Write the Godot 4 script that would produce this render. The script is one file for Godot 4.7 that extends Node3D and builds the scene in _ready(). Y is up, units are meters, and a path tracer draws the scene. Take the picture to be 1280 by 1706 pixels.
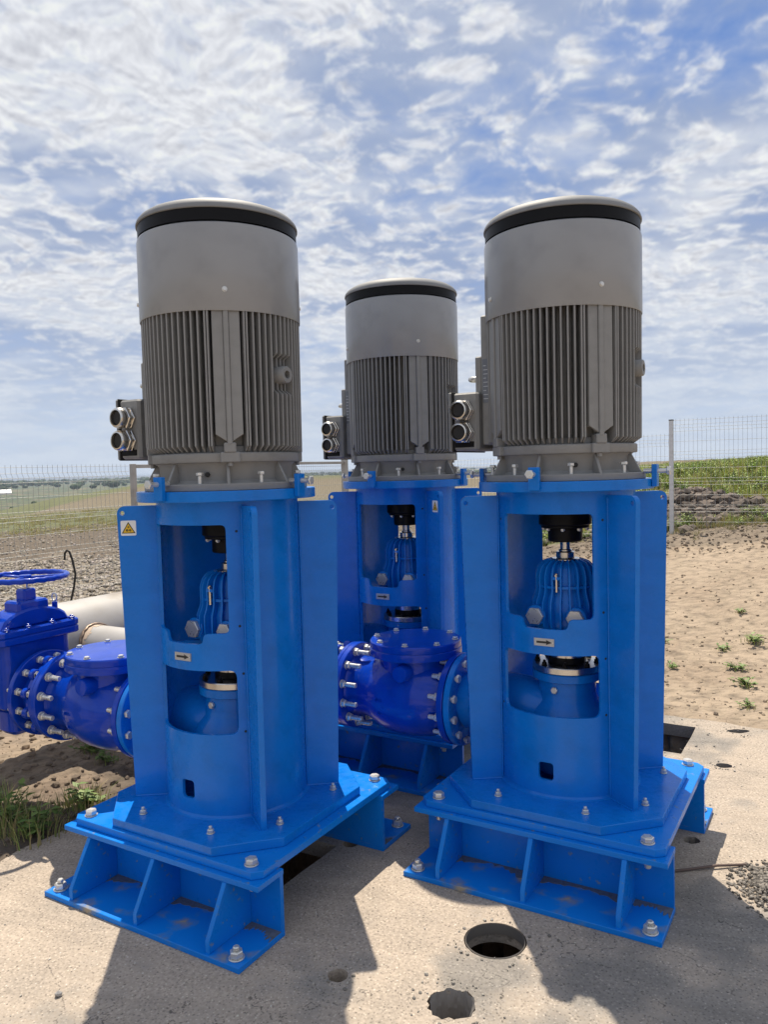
extends Node3D

# ---------------------------------------------------------------- constants of the place
const YAW := -0.537            # all three pumps stand parallel
const CU := 0.85925            # cos / sin of that turn
const SU := 0.51157
const EYE := 1.6
var M := {}                    # materials
var X := {}                    # shared meshes
var rng := RandomNumberGenerator.new()
var taken := {}
var nz := FastNoiseLite.new()
var nz2 := FastNoiseLite.new()
var nz3 := FastNoiseLite.new()
var rows := []

# ---------------------------------------------------------------- mesh builder
class MB:
	var p := PackedVector3Array()
	var n := PackedVector3Array()
	var c := PackedColorArray()
	var tint := Color(1, 1, 1)
	var colored := false
	func t(a: Vector3, b: Vector3, d: Vector3, na: Vector3, nb: Vector3, nd: Vector3) -> void:
		if (b - a).cross(d - a).dot(na + nb + nd) > 0.0:
			p.append(a); p.append(d); p.append(b)
			n.append(na); n.append(nd); n.append(nb)
		else:
			p.append(a); p.append(b); p.append(d)
			n.append(na); n.append(nb); n.append(nd)
		if colored:
			c.append(tint); c.append(tint); c.append(tint)
	func q(a: Vector3, b: Vector3, d: Vector3, e: Vector3, nn: Vector3) -> void:
		t(a, b, d, nn, nn, nn)
		t(a, d, e, nn, nn, nn)
	func qs(a: Vector3, b: Vector3, d: Vector3, e: Vector3, na: Vector3, nb: Vector3, nd: Vector3, ne: Vector3) -> void:
		t(a, b, d, na, nb, nd)
		t(a, d, e, na, nd, ne)
	func mesh() -> ArrayMesh:
		var m := ArrayMesh.new()
		var a := []
		a.resize(Mesh.ARRAY_MAX)
		a[Mesh.ARRAY_VERTEX] = p
		a[Mesh.ARRAY_NORMAL] = n
		if colored:
			a[Mesh.ARRAY_COLOR] = c
		m.add_surface_from_arrays(Mesh.PRIMITIVE_TRIANGLES, a)
		return m

	# polygon (x, z) raised from y0 to y1, edges chamfered by ch
	func prism(poly: PackedVector2Array, y0: float, y1: float, ch := 0.0, xf := Transform3D.IDENTITY) -> void:
		var k := poly.size()
		var area := 0.0
		for i in k:
			area += poly[i].cross(poly[(i + 1) % k])
		var sg := 1.0 if area > 0.0 else -1.0
		var en := PackedVector2Array()
		for i in k:
			var dd := (poly[(i + 1) % k] - poly[i]).normalized()
			en.append(Vector2(dd.y, -dd.x) * sg)
		var inner := PackedVector2Array()
		for i in k:
			var a := en[(i + k - 1) % k]
			var b := en[i]
			inner.append(poly[i] - (a + b) / maxf(0.3, 1.0 + a.dot(b)) * ch)
		var B := xf.basis
		for i in k:
			var j := (i + 1) % k
			var nn := en[i]
			var n0 := nn
			var n1 := nn
			if nn.dot(en[(i + k - 1) % k]) > 0.78:
				n0 = (nn + en[(i + k - 1) % k]).normalized()
			if nn.dot(en[j]) > 0.78:
				n1 = (nn + en[j]).normalized()
			var w0 := (B * Vector3(n0.x, 0, n0.y)).normalized()
			var w1 := (B * Vector3(n1.x, 0, n1.y)).normalized()
			qs(xf * Vector3(poly[i].x, y0 + ch, poly[i].y), xf * Vector3(poly[j].x, y0 + ch, poly[j].y), xf * Vector3(poly[j].x, y1 - ch, poly[j].y), xf * Vector3(poly[i].x, y1 - ch, poly[i].y), w0, w1, w1, w0)
			if ch > 0.0:
				for s in [-1.0, 1.0]:
					var ya: float = y1 - ch if s > 0 else y0 + ch
					var yb: float = y1 if s > 0 else y0
					var c0 := (B * Vector3(n0.x, s, n0.y)).normalized()
					var c1 := (B * Vector3(n1.x, s, n1.y)).normalized()
					qs(xf * Vector3(poly[i].x, ya, poly[i].y), xf * Vector3(poly[j].x, ya, poly[j].y), xf * Vector3(inner[j].x, yb, inner[j].y), xf * Vector3(inner[i].x, yb, inner[i].y), c0, c1, c1, c0)
		var tr := Geometry2D.triangulate_polygon(inner)
		var up := (B * Vector3.UP).normalized()
		for i in range(0, tr.size(), 3):
			var a := inner[tr[i]]
			var b := inner[tr[i + 1]]
			var d := inner[tr[i + 2]]
			t(xf * Vector3(a.x, y1, a.y), xf * Vector3(b.x, y1, b.y), xf * Vector3(d.x, y1, d.y), up, up, up)
			t(xf * Vector3(a.x, y0, a.y), xf * Vector3(b.x, y0, b.y), xf * Vector3(d.x, y0, d.y), -up, -up, -up)

	func box(lo: Vector3, hi: Vector3, ch := 0.0, xf := Transform3D.IDENTITY) -> void:
		var b := ch
		var poly := PackedVector2Array([Vector2(lo.x, lo.z), Vector2(hi.x, lo.z), Vector2(hi.x, hi.z), Vector2(lo.x, hi.z)])
		if b > 0.0:
			poly = PackedVector2Array([Vector2(lo.x + b, lo.z), Vector2(hi.x - b, lo.z), Vector2(hi.x, lo.z + b), Vector2(hi.x, hi.z - b), Vector2(hi.x - b, hi.z), Vector2(lo.x + b, hi.z), Vector2(lo.x, hi.z - b), Vector2(lo.x, lo.z + b)])
		prism(poly, lo.y, hi.y, ch * 0.8, xf)

	# profile of (radius, height), bottom to top on the outside, turned round y
	func lathe(prof: Array, segs: int, xf := Transform3D.IDENTITY, crease := 0.80) -> void:
		var k := prof.size()
		var sn := []
		for i in k - 1:
			var dd: Vector2 = (prof[i + 1] - prof[i])
			sn.append(Vector2(dd.y, -dd.x).normalized())
		for i in k - 1:
			var n0: Vector2 = sn[i]
			var n1: Vector2 = sn[i]
			if i > 0 and sn[i].dot(sn[i - 1]) > crease:
				n0 = (sn[i] + sn[i - 1]).normalized()
			if i < k - 2 and sn[i].dot(sn[i + 1]) > crease:
				n1 = (sn[i] + sn[i + 1]).normalized()
			var a: Vector2 = prof[i]
			var b: Vector2 = prof[i + 1]
			for s in segs:
				var t0 := TAU * s / segs
				var t1 := TAU * (s + 1) / segs
				var d0 := Vector3(sin(t0), 0, cos(t0))
				var d1 := Vector3(sin(t1), 0, cos(t1))
				var u := Vector3.UP
				var pa := xf * (d0 * a.x + u * a.y)
				var pb := xf * (d1 * a.x + u * a.y)
				var pc := xf * (d1 * b.x + u * b.y)
				var pd := xf * (d0 * b.x + u * b.y)
				var na := (xf.basis * (d0 * n0.x + u * n0.y)).normalized()
				var nb := (xf.basis * (d1 * n0.x + u * n0.y)).normalized()
				var nc := (xf.basis * (d1 * n1.x + u * n1.y)).normalized()
				var nd := (xf.basis * (d0 * n1.x + u * n1.y)).normalized()
				if a.x > 1e-6:
					t(pa, pb, pc, na, nb, nc)
				if b.x > 1e-6:
					t(pa, pc, pd, na, nc, nd)

	func disc(r: float, y0: float, y1: float, segs: int, ch := 0.003, xf := Transform3D.IDENTITY) -> void:
		lathe([Vector2(0, y0), Vector2(r - ch, y0), Vector2(r, y0 + ch), Vector2(r, y1 - ch), Vector2(r - ch, y1), Vector2(0, y1)], segs, xf, 0.95)

	func tube(path: Array, r: float, sides: int, closed := false, caps := true) -> void:
		var k := path.size()
		var rings := []
		var norms := []
		var up := Vector3.UP
		var prev := Vector3.ZERO
		for i in k:
			var d: Vector3
			if closed:
				d = path[(i + 1) % k] - path[(i + k - 1) % k]
			else:
				d = path[mini(i + 1, k - 1)] - path[maxi(i - 1, 0)]
			d = d.normalized()
			if prev == Vector3.ZERO:
				prev = d.cross(up if absf(d.y) < 0.9 else Vector3.RIGHT).normalized()
			var a := (prev - d * prev.dot(d)).normalized()
			prev = a
			var b := d.cross(a)
			var ring := []
			var nn := []
			for s in sides:
				var th := TAU * s / sides
				var o := a * cos(th) + b * sin(th)
				ring.append(path[i] + o * r)
				nn.append(o)
			rings.append(ring)
			norms.append(nn)
		for i in (k if closed else k - 1):
			var j := (i + 1) % k
			for s in sides:
				var s2 := (s + 1) % sides
				qs(rings[i][s], rings[i][s2], rings[j][s2], rings[j][s], norms[i][s], norms[i][s2], norms[j][s2], norms[j][s])
		if caps and not closed:
			for e in [0, k - 1]:
				var d2: Vector3 = (path[0] - path[1]).normalized() if e == 0 else (path[k - 1] - path[k - 2]).normalized()
				for s in range(1, sides - 1):
					t(rings[e][0], rings[e][s], rings[e][s + 1], d2, d2, d2)

	# flat plate (x, z) with holes, from y0 to y1; cut into strips through each hole's middle
	func holed(poly: PackedVector2Array, holes: Array, y0: float, y1: float, xf := Transform3D.IDENTITY) -> void:
		var xs := []
		var lo := Vector2(1e9, 1e9)
		var hi := -lo
		for v in poly:
			lo = lo.min(v)
			hi = hi.max(v)
		for h in holes:
			var cx := 0.0
			for v in h:
				cx += v.x
			xs.append(cx / h.size())
		xs.append(hi.x + 1.0)
		xs.sort()
		var last := lo.x - 1.0
		var up := (xf.basis * Vector3.UP).normalized()
		for x in xs:
			if x - last < 1e-4:
				continue
			var pieces: Array = Geometry2D.intersect_polygons(poly, PackedVector2Array([Vector2(last, lo.y - 1), Vector2(x, lo.y - 1), Vector2(x, hi.y + 1), Vector2(last, hi.y + 1)]))
			last = x
			for h in holes:
				var nx := []
				for pc in pieces:
					nx.append_array(Geometry2D.clip_polygons(pc, h))
				pieces = nx
			for pc in pieces:
				var tr := Geometry2D.triangulate_polygon(pc)
				for i in range(0, tr.size(), 3):
					var a: Vector2 = pc[tr[i]]
					var b: Vector2 = pc[tr[i + 1]]
					var d: Vector2 = pc[tr[i + 2]]
					t(xf * Vector3(a.x, y1, a.y), xf * Vector3(b.x, y1, b.y), xf * Vector3(d.x, y1, d.y), up, up, up)
					t(xf * Vector3(a.x, y0, a.y), xf * Vector3(b.x, y0, b.y), xf * Vector3(d.x, y0, d.y), -up, -up, -up)
		for w in [poly] + holes:
			var k: int = w.size()
			var area := 0.0
			for i in k:
				area += w[i].cross(w[(i + 1) % k])
			var sg := (1.0 if area > 0.0 else -1.0) * (1.0 if w == poly else -1.0)
			for i in k:
				var a: Vector2 = w[i]
				var b: Vector2 = w[(i + 1) % k]
				var dd := (b - a).normalized()
				var nn := (xf.basis * Vector3(dd.y * sg, 0, -dd.x * sg)).normalized()
				q(xf * Vector3(a.x, y0, a.y), xf * Vector3(b.x, y0, b.y), xf * Vector3(b.x, y1, b.y), xf * Vector3(a.x, y1, a.y), nn)

	# upright shell of radius ro / ri with openings given as (degrees, height) polygons
	func shell(ro: float, ri: float, y0: float, y1: float, wins: Array, step := 4.0) -> void:
		var k := int(360.0 / step)
		for s in k:
			var a0 := -180.0 + s * step
			var pieces: Array = [PackedVector2Array([Vector2(a0, y0), Vector2(a0 + step, y0), Vector2(a0 + step, y1), Vector2(a0, y1)])]
			for w in wins:
				var nx := []
				for pc in pieces:
					nx.append_array(Geometry2D.clip_polygons(pc, w))
				pieces = nx
			for pc in pieces:
				var tr := Geometry2D.triangulate_polygon(pc)
				for i in range(0, tr.size(), 3):
					var P := []
					var D := []
					for j in 3:
						var v: Vector2 = pc[tr[i + j]]
						var th := deg_to_rad(v.x)
						D.append(Vector3(sin(th), 0, cos(th)))
						P.append(v.y)
					var U := Vector3.UP
					t(D[0] * ro + U * P[0], D[1] * ro + U * P[1], D[2] * ro + U * P[2], D[0], D[1], D[2])
					t(D[0] * ri + U * P[0], D[1] * ri + U * P[1], D[2] * ri + U * P[2], -D[0], -D[1], -D[2])
		for w in wins:
			var kk: int = w.size()
			var area := 0.0
			for i in kk:
				area += w[i].cross(w[(i + 1) % kk])
			var sg := -1.0 if area > 0.0 else 1.0
			for i in kk:
				var v0: Vector2 = w[i]
				var v1: Vector2 = w[(i + 1) % kk]
				var parts := maxi(1, int(ceil(absf(v1.x - v0.x) / 4.0)))
				for m2 in parts:
					var a: Vector2 = v0.lerp(v1, float(m2) / parts)
					var b: Vector2 = v0.lerp(v1, float(m2 + 1) / parts)
					var ta := deg_to_rad(a.x)
					var tb := deg_to_rad(b.x)
					var da := Vector3(sin(ta), 0, cos(ta))
					var db := Vector3(sin(tb), 0, cos(tb))
					var dd := Vector2(deg_to_rad(b.x - a.x) * ro, b.y - a.y).normalized()
					var tang := Vector3(cos(ta), 0, -sin(ta))
					var nn := (tang * dd.y * sg - Vector3.UP * dd.x * sg).normalized()
					q(da * ro + Vector3.UP * a.y, db * ro + Vector3.UP * b.y, db * ri + Vector3.UP * b.y, da * ri + Vector3.UP * a.y, nn)

	func hexa(r: float, y0: float, y1: float, ch: float, xf := Transform3D.IDENTITY) -> void:
		var poly := PackedVector2Array()
		for i in 6:
			poly.append(Vector2(cos(TAU * i / 6), sin(TAU * i / 6)) * r)
		prism(poly, y0, y1, ch, xf)

# ---------------------------------------------------------------- node helpers
func numbered(called: String) -> String:
	if not taken.has(called):
		taken[called] = 0
		return called
	taken[called] += 1
	return "%s_%03d" % [called, taken[called]]

func tag(o: Node, label: String, category: String, group := "", kind := "") -> Node:
	if label != "": o.set_meta("label", label)
	if category != "": o.set_meta("category", category)
	if group != "": o.set_meta("group", group)
	if kind != "": o.set_meta("kind", kind)
	return o

func inst(called: String, mesh: Mesh, mat: Material, parent: Node = null, xf := Transform3D.IDENTITY) -> MeshInstance3D:
	var o := MeshInstance3D.new()
	o.mesh = mesh
	o.material_override = mat
	o.transform = xf
	if parent == null:
		o.name = numbered(called)
		add_child(o)
	else:
		o.name = called
		parent.add_child(o, true)
	return o

func put(called: String, mb: MB, mat: Material, parent: Node = null, xf := Transform3D.IDENTITY) -> MeshInstance3D:
	return inst(called, mb.mesh(), mat, parent, xf)

func thing(called: String, at: Vector3, turn := 0.0) -> Node3D:
	var o := Node3D.new()
	o.name = numbered(called)
	add_child(o)
	o.position = at
	o.rotation.y = turn
	return o

func dup(root: Node3D, called: String, at: Vector3, turn: float) -> Node3D:
	var r: Node3D = root.duplicate()
	r.name = numbered(called)
	add_child(r)
	r.position = at
	r.rotation.y = turn
	return r

func circle(c: Vector2, r: float, k := 24, jit := 0.0, ry := -1.0) -> PackedVector2Array:
	var o := PackedVector2Array()
	for i in k:
		var th := TAU * i / k
		var rr := 1.0 + jit * rng.randf_range(-1, 1)
		o.append(c + Vector2(cos(th) * r, sin(th) * (r if ry < 0 else ry)) * rr)
	return o

func rounded(pts: Array, rad: Array, k := 4) -> PackedVector2Array:
	# polygon with rounded corners; rad is an (rx, ry) pair for all corners
	var o := PackedVector2Array()
	var m := pts.size()
	for i in m:
		var a: Vector2 = pts[(i + m - 1) % m]
		var b: Vector2 = pts[i]
		var c: Vector2 = pts[(i + 1) % m]
		var sc := Vector2(rad[0], rad[1])
		var d0 := ((a - b) / sc)
		var d1 := ((c - b) / sc)
		d0 = d0.normalized() * minf(1.0, d0.length() * 0.45)
		d1 = d1.normalized() * minf(1.0, d1.length() * 0.45)
		for j in k + 1:
			var t := float(j) / k
			var e := d0 * (1 - t) * (1 - t) + d1 * t * t
			o.append(b + e * sc)
	return o

func dirv(a: float) -> Vector3:
	return Vector3(sin(a), 0, cos(a))

func at_angle(a: float) -> Basis:
	# local +z turned to the direction a (from +z towards +x)
	return Basis(Vector3.UP, a)

func along_x(x: float, y: float, z: float) -> Transform3D:
	# builder's y axis laid along -x (up the pipe, away from the pump)
	return Transform3D(Basis(Vector3(0, 1, 0), Vector3(-1, 0, 0), Vector3(0, 0, 1)), Vector3(x, y, z))

func uv_to(u: float, v: float) -> Vector2:
	return Vector2(CU * u + SU * v, SU * u - CU * v)

# ---------------------------------------------------------------- textures and materials
func group_rows(n: int, f: Callable) -> void:
	rows = []
	rows.resize(n)
	var id := WorkerThreadPool.add_group_task(f, n, -1, true)
	WorkerThreadPool.wait_for_group_task_completion(id)

func joined_image(w: int, h: int) -> Image:
	var all := PackedByteArray()
	for r in rows:
		all.append_array(r)
	return Image.create_from_data(w, h, false, Image.FORMAT_RGB8, all)

func noise(freq: float, oct: int, sd: int, kind := FastNoiseLite.TYPE_SIMPLEX_SMOOTH) -> FastNoiseLite:
	var f := FastNoiseLite.new()
	f.seed = sd
	f.noise_type = kind
	f.frequency = freq
	f.fractal_type = FastNoiseLite.FRACTAL_FBM
	f.fractal_octaves = oct
	return f

func ntex(freq: float, oct: int, sd: int, stops: Array, size := 512, normal := 0.0, kind := FastNoiseLite.TYPE_SIMPLEX_SMOOTH) -> NoiseTexture2D:
	var tx := NoiseTexture2D.new()
	tx.width = size
	tx.height = size
	tx.seamless = true
	tx.noise = noise(freq, oct, sd, kind)
	if normal > 0.0:
		tx.as_normal_map = true
		tx.bump_strength = normal
	else:
		var g := Gradient.new()
		var off := PackedFloat32Array()
		var col := PackedColorArray()
		for s in stops:
			off.append(s[0])
			col.append(s[1])
		g.offsets = off
		g.colors = col
		tx.color_ramp = g
	return tx

func lin(r: float, g: float, b: float) -> Color:
	return Color(r, g, b).linear_to_srgb()

func mat(called: String, col: Color, rough: float, metal := 0.0) -> StandardMaterial3D:
	var m := StandardMaterial3D.new()
	m.resource_name = called
	m.albedo_color = col
	m.roughness = rough
	m.metallic = metal
	M[called] = m
	return m

func tri(m: StandardMaterial3D, scale: float, world := false) -> void:
	m.uv1_triplanar = true
	m.uv1_world_triplanar = world
	m.uv1_scale = Vector3(scale, scale, scale)

func grey(v: float) -> Color:
	return Color(v, v, v)

var slab_fine: FastNoiseLite
var slab_big: FastNoiseLite
var slab_mid: FastNoiseLite
var slab_speck: FastNoiseLite
const SLAB_PX := 1536
const SLAB_M := 5.0

func slab_row(y: int) -> void:
	var o := PackedByteArray()
	o.resize(SLAB_PX * 3)
	for x in SLAB_PX:
		var fx := float(x) / SLAB_PX * SLAB_M
		var fy := float(y) / SLAB_PX * SLAB_M
		var f := slab_fine.get_noise_2d(fx, fy)
		var g := slab_mid.get_noise_2d(fx, fy)
		var b := slab_big.get_noise_2d(fx, fy)
		var sp := slab_speck.get_noise_2d(fx, fy)
		var k := 0.77 + 0.10 * f + 0.07 * g + 0.06 * b
		if sp > 0.40:
			k -= (sp - 0.40) * 1.0
		elif sp < -0.48:
			k += (-0.48 - sp) * 1.1
		# grey worn and stained areas against sandy ones, with shade painted in rightwards
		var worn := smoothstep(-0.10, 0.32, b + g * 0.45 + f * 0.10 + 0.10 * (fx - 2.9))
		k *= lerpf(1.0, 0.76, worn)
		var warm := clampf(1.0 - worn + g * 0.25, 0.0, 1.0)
		# hairline cracks
		var cr := absf(slab_mid.get_noise_2d(fx * 0.55 + 7.0, fy * 0.55 + 3.0) + slab_fine.get_noise_2d(fx * 0.3, fy * 0.3) * 0.05)
		if cr < 0.0035 and b > 0.05:
			k *= 0.62
		k += 0.045 * slab_mid.get_noise_2d(fx * 0.5 + fy * 0.2 + 20.0, fy * 5.0 - fx * 1.5)
		var r := k * lerpf(0.98, 1.01, warm)
		var gg := k * lerpf(0.945, 0.935, warm)
		var bb := k * lerpf(0.90, 0.85, warm)
		o[x * 3] = int(clampf(r, 0, 1) * 255)
		o[x * 3 + 1] = int(clampf(gg, 0, 1) * 255)
		o[x * 3 + 2] = int(clampf(bb, 0, 1) * 255)
	rows[y] = o

const SKY_W := 4096
const SKY_H := 2048
var sk_a: FastNoiseLite
var sk_b: FastNoiseLite
var sk_c: FastNoiseLite
var sk_d: FastNoiseLite
var sk_e: FastNoiseLite

func sky_row(y: int) -> void:
	var o := PackedByteArray()
	o.resize(SKY_W * 3)
	var el := (0.5 - (y + 0.5) / SKY_H) * PI
	if el < -0.01:
		for x in SKY_W:
			o[x * 3] = 150
			o[x * 3 + 1] = 142
			o[x * 3 + 2] = 130
		rows[y] = o
		return
	var se := maxf(sin(el), 0.0)
	var ce := cos(el)
	var tt := 1.0 / (se + 0.17)
	var hz := pow(1.0 - se, 3.2)
	var far := smoothstep(0.02, 0.22, se)
	for x in SKY_W:
		var az := ((x + 0.5) / SKY_W - 0.5) * TAU
		var px := ce * sin(az) * tt
		var pz := ce * cos(az) * tt
		# air
		var r := lerpf(0.13, 0.46, hz)
		var g := lerpf(0.27, 0.61, hz)
		var b := lerpf(0.66, 0.88, hz)
		# high broken layer: a soft veil of uneven depth, and many small white puffs standing in it
		var wx := sk_d.get_noise_2d(px * 2.2, pz * 2.2)
		var wz := sk_d.get_noise_2d(px * 2.2 + 40.0, pz * 2.2 + 17.0)
		var qx := px + wx * 0.05
		var qz := pz + wz * 0.05
		var big := sk_a.get_noise_2d(qx, qz)
		var tone := sk_a.get_noise_2d(px * 1.6 + 31.0, pz * 2.6 - 12.0)
		var fine := sk_b.get_noise_2d(qx, qz)
		var cell := -0.55 - sk_c.get_noise_2d(qx + wz * 0.02, qz)
		var gap := 0.85 * exp(-(pow(px - 0.56, 2.0) + pow(pz - 1.36, 2.0)) / 0.040)
		var field := big * 0.75 + 0.34 - gap
		var veil := smoothstep(-0.42, 0.30, field + fine * 0.25)
		var deep := smoothstep(-0.35, 0.45, tone)
		r = lerpf(r, lerpf(0.40, 0.64, deep), veil * 0.92)
		g = lerpf(g, lerpf(0.485, 0.70, deep), veil * 0.92)
		b = lerpf(b, lerpf(0.68, 0.82, deep), veil * 0.92)
		var pv := fine * 0.95 + cell * 0.70 + (field - 0.22) * 0.85 + tone * 0.25
		var bank := smoothstep(0.10, 0.75, field + tone * 0.45) * 0.62
		var white := maxf(smoothstep(-0.26, 0.56, pv), bank) * lerpf(0.30, 0.94, far)
		# small shading inside the puffs, brighter on the side towards the sun
		var lee := sk_e.get_noise_2d(qx, qz)
		var sunny := sk_e.get_noise_2d(qx - 0.003, qz + 0.016)
		var glow := clampf(0.90 + 0.34 * (lee - sunny) - 0.16 * smoothstep(0.15, 0.75, pv) * (0.5 + lee), 0.60, 1.0)
		r = lerpf(r, glow, white)
		g = lerpf(g, glow * 1.01 + 0.012, white)
		b = lerpf(b, minf(1.0, glow * 0.95 + 0.11), white)
		var hazy := (1.0 - smoothstep(0.0, 0.24, se)) * 0.80
		r = lerpf(r, 0.70, hazy)
		g = lerpf(g, 0.79, hazy)
		b = lerpf(b, 0.92, hazy)
		var cc := Color(clampf(r, 0, 1), clampf(g, 0, 1), clampf(b, 0, 1)).linear_to_srgb()
		o[x * 3] = int(cc.r * 255)
		o[x * 3 + 1] = int(cc.g * 255)
		o[x * 3 + 2] = int(cc.b * 255)
	rows[y] = o

func make_sky() -> ImageTexture:
	sk_a = noise(0.9, 4, 11)
	sk_b = noise(8.5, 5, 23)
	sk_b.fractal_gain = 0.58
	sk_c = noise(9.5, 2, 37, FastNoiseLite.TYPE_CELLULAR)
	sk_c.cellular_return_type = FastNoiseLite.RETURN_DISTANCE
	sk_d = noise(1.2, 3, 51)
	sk_e = noise(13.0, 4, 67)
	sk_e.fractal_gain = 0.6
	group_rows(SKY_H, sky_row)
	return ImageTexture.create_from_image(joined_image(SKY_W, SKY_H))

func make_materials() -> void:
	var m: StandardMaterial3D
	var soft := ntex(0.006, 5, 3, [[0.0, grey(0.90)], [0.5, grey(0.98)], [1.0, grey(1.0)]], 512)
	var rgh := ntex(0.02, 5, 4, [[0.25, grey(0.55)], [0.6, grey(0.8)], [1.0, grey(1.0)]], 512)
	var orange := ntex(0.03, 3, 5, [[0.0, grey(0.0)], [1.0, grey(1.0)]], 512)
	# pump paint: bright sky blue enamel, brushed on fabricated steel
	m = mat("blue_enamel", lin(0.004, 0.185, 0.66), 0.40)
	m.albedo_texture = soft
	m.roughness_texture = rgh
	m.heightmap_enabled = true
	m.heightmap_texture = orange
	m.heightmap_scale = 0.03
	m.clearcoat_enabled = true
	m.clearcoat = 0.26
	m.clearcoat_roughness = 0.14
	m.metallic_specular = 0.30
	tri(m, 2.2)
	# the same enamel with sandy dust lying in patches and scuffs (foot frames and base plates)
	var enamel := lin(0.004, 0.185, 0.66)
	var dust := ntex(0.005, 7, 9, [[0.0, enamel], [0.54, enamel], [0.64, lin(0.035, 0.20, 0.58)], [0.76, lin(0.12, 0.20, 0.40)], [0.9, lin(0.34, 0.29, 0.22)], [1.0, lin(0.40, 0.33, 0.24)]], 1024)
	var scuff := ntex(0.013, 6, 19, [[0.0, enamel], [0.74, enamel], [0.80, lin(0.05, 0.20, 0.52)], [0.88, lin(0.20, 0.22, 0.30)], [1.0, lin(0.32, 0.28, 0.22)]], 1024)
	m = mat("scuffed_enamel", Color(1, 1, 1), 0.46)
	m.albedo_texture = scuff
	m.roughness_texture = rgh
	m.clearcoat_enabled = true
	m.clearcoat = 0.12
	m.clearcoat_roughness = 0.2
	m.metallic_specular = 0.30
	tri(m, 1.3)
	m = mat("dusty_enamel", Color(1, 1, 1), 0.5)
	m.albedo_texture = dust
	m.roughness_texture = rgh
	m.clearcoat_enabled = true
	m.metallic_specular = 0.30
	m.clearcoat = 0.08
	m.clearcoat_roughness = 0.25
	tri(m, 1.1)
	m = mat("dust", lin(0.12, 0.145, 0.19), 0.95)
	m.albedo_texture = ntex(0.03, 5, 29, [[0.0, grey(0.8)], [0.5, grey(0.95)], [1.0, grey(1.0)]], 512)
	tri(m, 3.0)
	# cast valves: deep ultramarine, glossy epoxy
	m = mat("valve_epoxy", lin(0.002, 0.050, 0.46), 0.30)
	m.albedo_texture = soft
	m.heightmap_enabled = true
	m.heightmap_texture = orange
	m.heightmap_scale = 0.05
	m.clearcoat_enabled = true
	m.clearcoat = 0.45
	m.clearcoat_roughness = 0.04
	m.metallic_specular = 0.25
	tri(m, 3.0)
	# motor greys
	m = mat("grey_sheet_paint", lin(0.285, 0.293, 0.305), 0.42)
	m.albedo_texture = soft
	m.clearcoat_enabled = true
	m.clearcoat = 0.34
	m.clearcoat_roughness = 0.15
	tri(m, 1.5)
	m = mat("matt_sheet_paint", lin(0.24, 0.245, 0.25), 0.6)
	m.albedo_texture = soft
	m.metallic_specular = 0.35
	tri(m, 1.5)
	m = mat("grey_cast_paint", lin(0.25, 0.25, 0.245), 0.55)
	m.albedo_texture = soft
	m.heightmap_enabled = true
	m.heightmap_texture = ntex(0.05, 4, 6, [[0.0, grey(0.0)], [1.0, grey(1.0)]], 512)
	m.heightmap_scale = 0.06
	tri(m, 3.0)
	m = mat("black_paint", lin(0.008, 0.008, 0.009), 0.4)
	m.metallic_specular = 0.25
	mat("black_rubber", lin(0.02, 0.02, 0.02), 0.75)
	m = mat("zinc_steel", lin(0.66, 0.655, 0.63), 0.42, 0.6)
	m.roughness_texture = rgh
	tri(m, 2.5)
	m = mat("galvanised", lin(0.66, 0.67, 0.68), 0.5, 0.55)
	m.albedo_texture = soft
	tri(m, 4.0)
	mat("machined_steel", lin(0.62, 0.60, 0.57), 0.25, 1.0)
	m = mat("nickel_brass", lin(0.70, 0.66, 0.60), 0.22, 1.0)
	mat("fence_wire", lin(0.36, 0.37, 0.37), 0.5, 0.5)
	m = mat("pale_steel_paint", lin(0.42, 0.41, 0.40), 0.5)
	m.albedo_texture = ntex(0.008, 5, 14, [[0.0, lin(0.50, 0.42, 0.34)], [0.33, lin(0.80, 0.78, 0.75)], [1.0, grey(1.0)]], 512)
	tri(m, 0.7)
	m = mat("weld_bead", lin(0.22, 0.16, 0.12), 0.45, 0.6)
	m = mat("rusty_weld_zone", lin(0.46, 0.36, 0.27), 0.6)
	mat("white_film", lin(0.80, 0.80, 0.78), 0.4)
	mat("warning_yellow", lin(0.78, 0.48, 0.02), 0.4)
	mat("print_black", lin(0.015, 0.015, 0.015), 0.5)
	m = mat("name_plate", lin(0.48, 0.48, 0.48), 0.4, 0.5)
	mat("dark_plate", lin(0.16, 0.165, 0.18), 0.35, 0.5)
	m = mat("rust_steel", lin(0.14, 0.10, 0.085), 0.7, 0.3)
	m = mat("sleeve_plastic", lin(0.12, 0.108, 0.095), 0.7)  # plastic darkened to put the opening's shade into its colour
	m = mat("sacking", lin(0.24, 0.22, 0.20), 0.9)
	m = mat("white_paint", lin(0.80, 0.80, 0.80), 0.6)
	mat("red_plastic", lin(0.45, 0.03, 0.03), 0.5)
	# concrete
	slab_fine = noise(55.0, 4, 61)
	slab_mid = noise(2.6, 5, 62)
	slab_big = noise(0.55, 4, 63)
	slab_speck = noise(95.0, 2, 64)
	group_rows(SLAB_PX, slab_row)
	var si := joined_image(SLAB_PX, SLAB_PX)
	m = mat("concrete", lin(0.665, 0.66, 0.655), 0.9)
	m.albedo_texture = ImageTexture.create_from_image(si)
	m.heightmap_enabled = true
	m.heightmap_texture = m.albedo_texture
	m.heightmap_scale = 0.35
	m.uv1_triplanar = true
	m.uv1_world_triplanar = true
	m.uv1_scale = Vector3.ONE / SLAB_M
	m.uv1_offset = Vector3(0.4, 0.3, 0.2)
	# soil
	m = mat("soil", Color(1, 1, 1), 0.95)
	m.vertex_color_use_as_albedo = true
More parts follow.
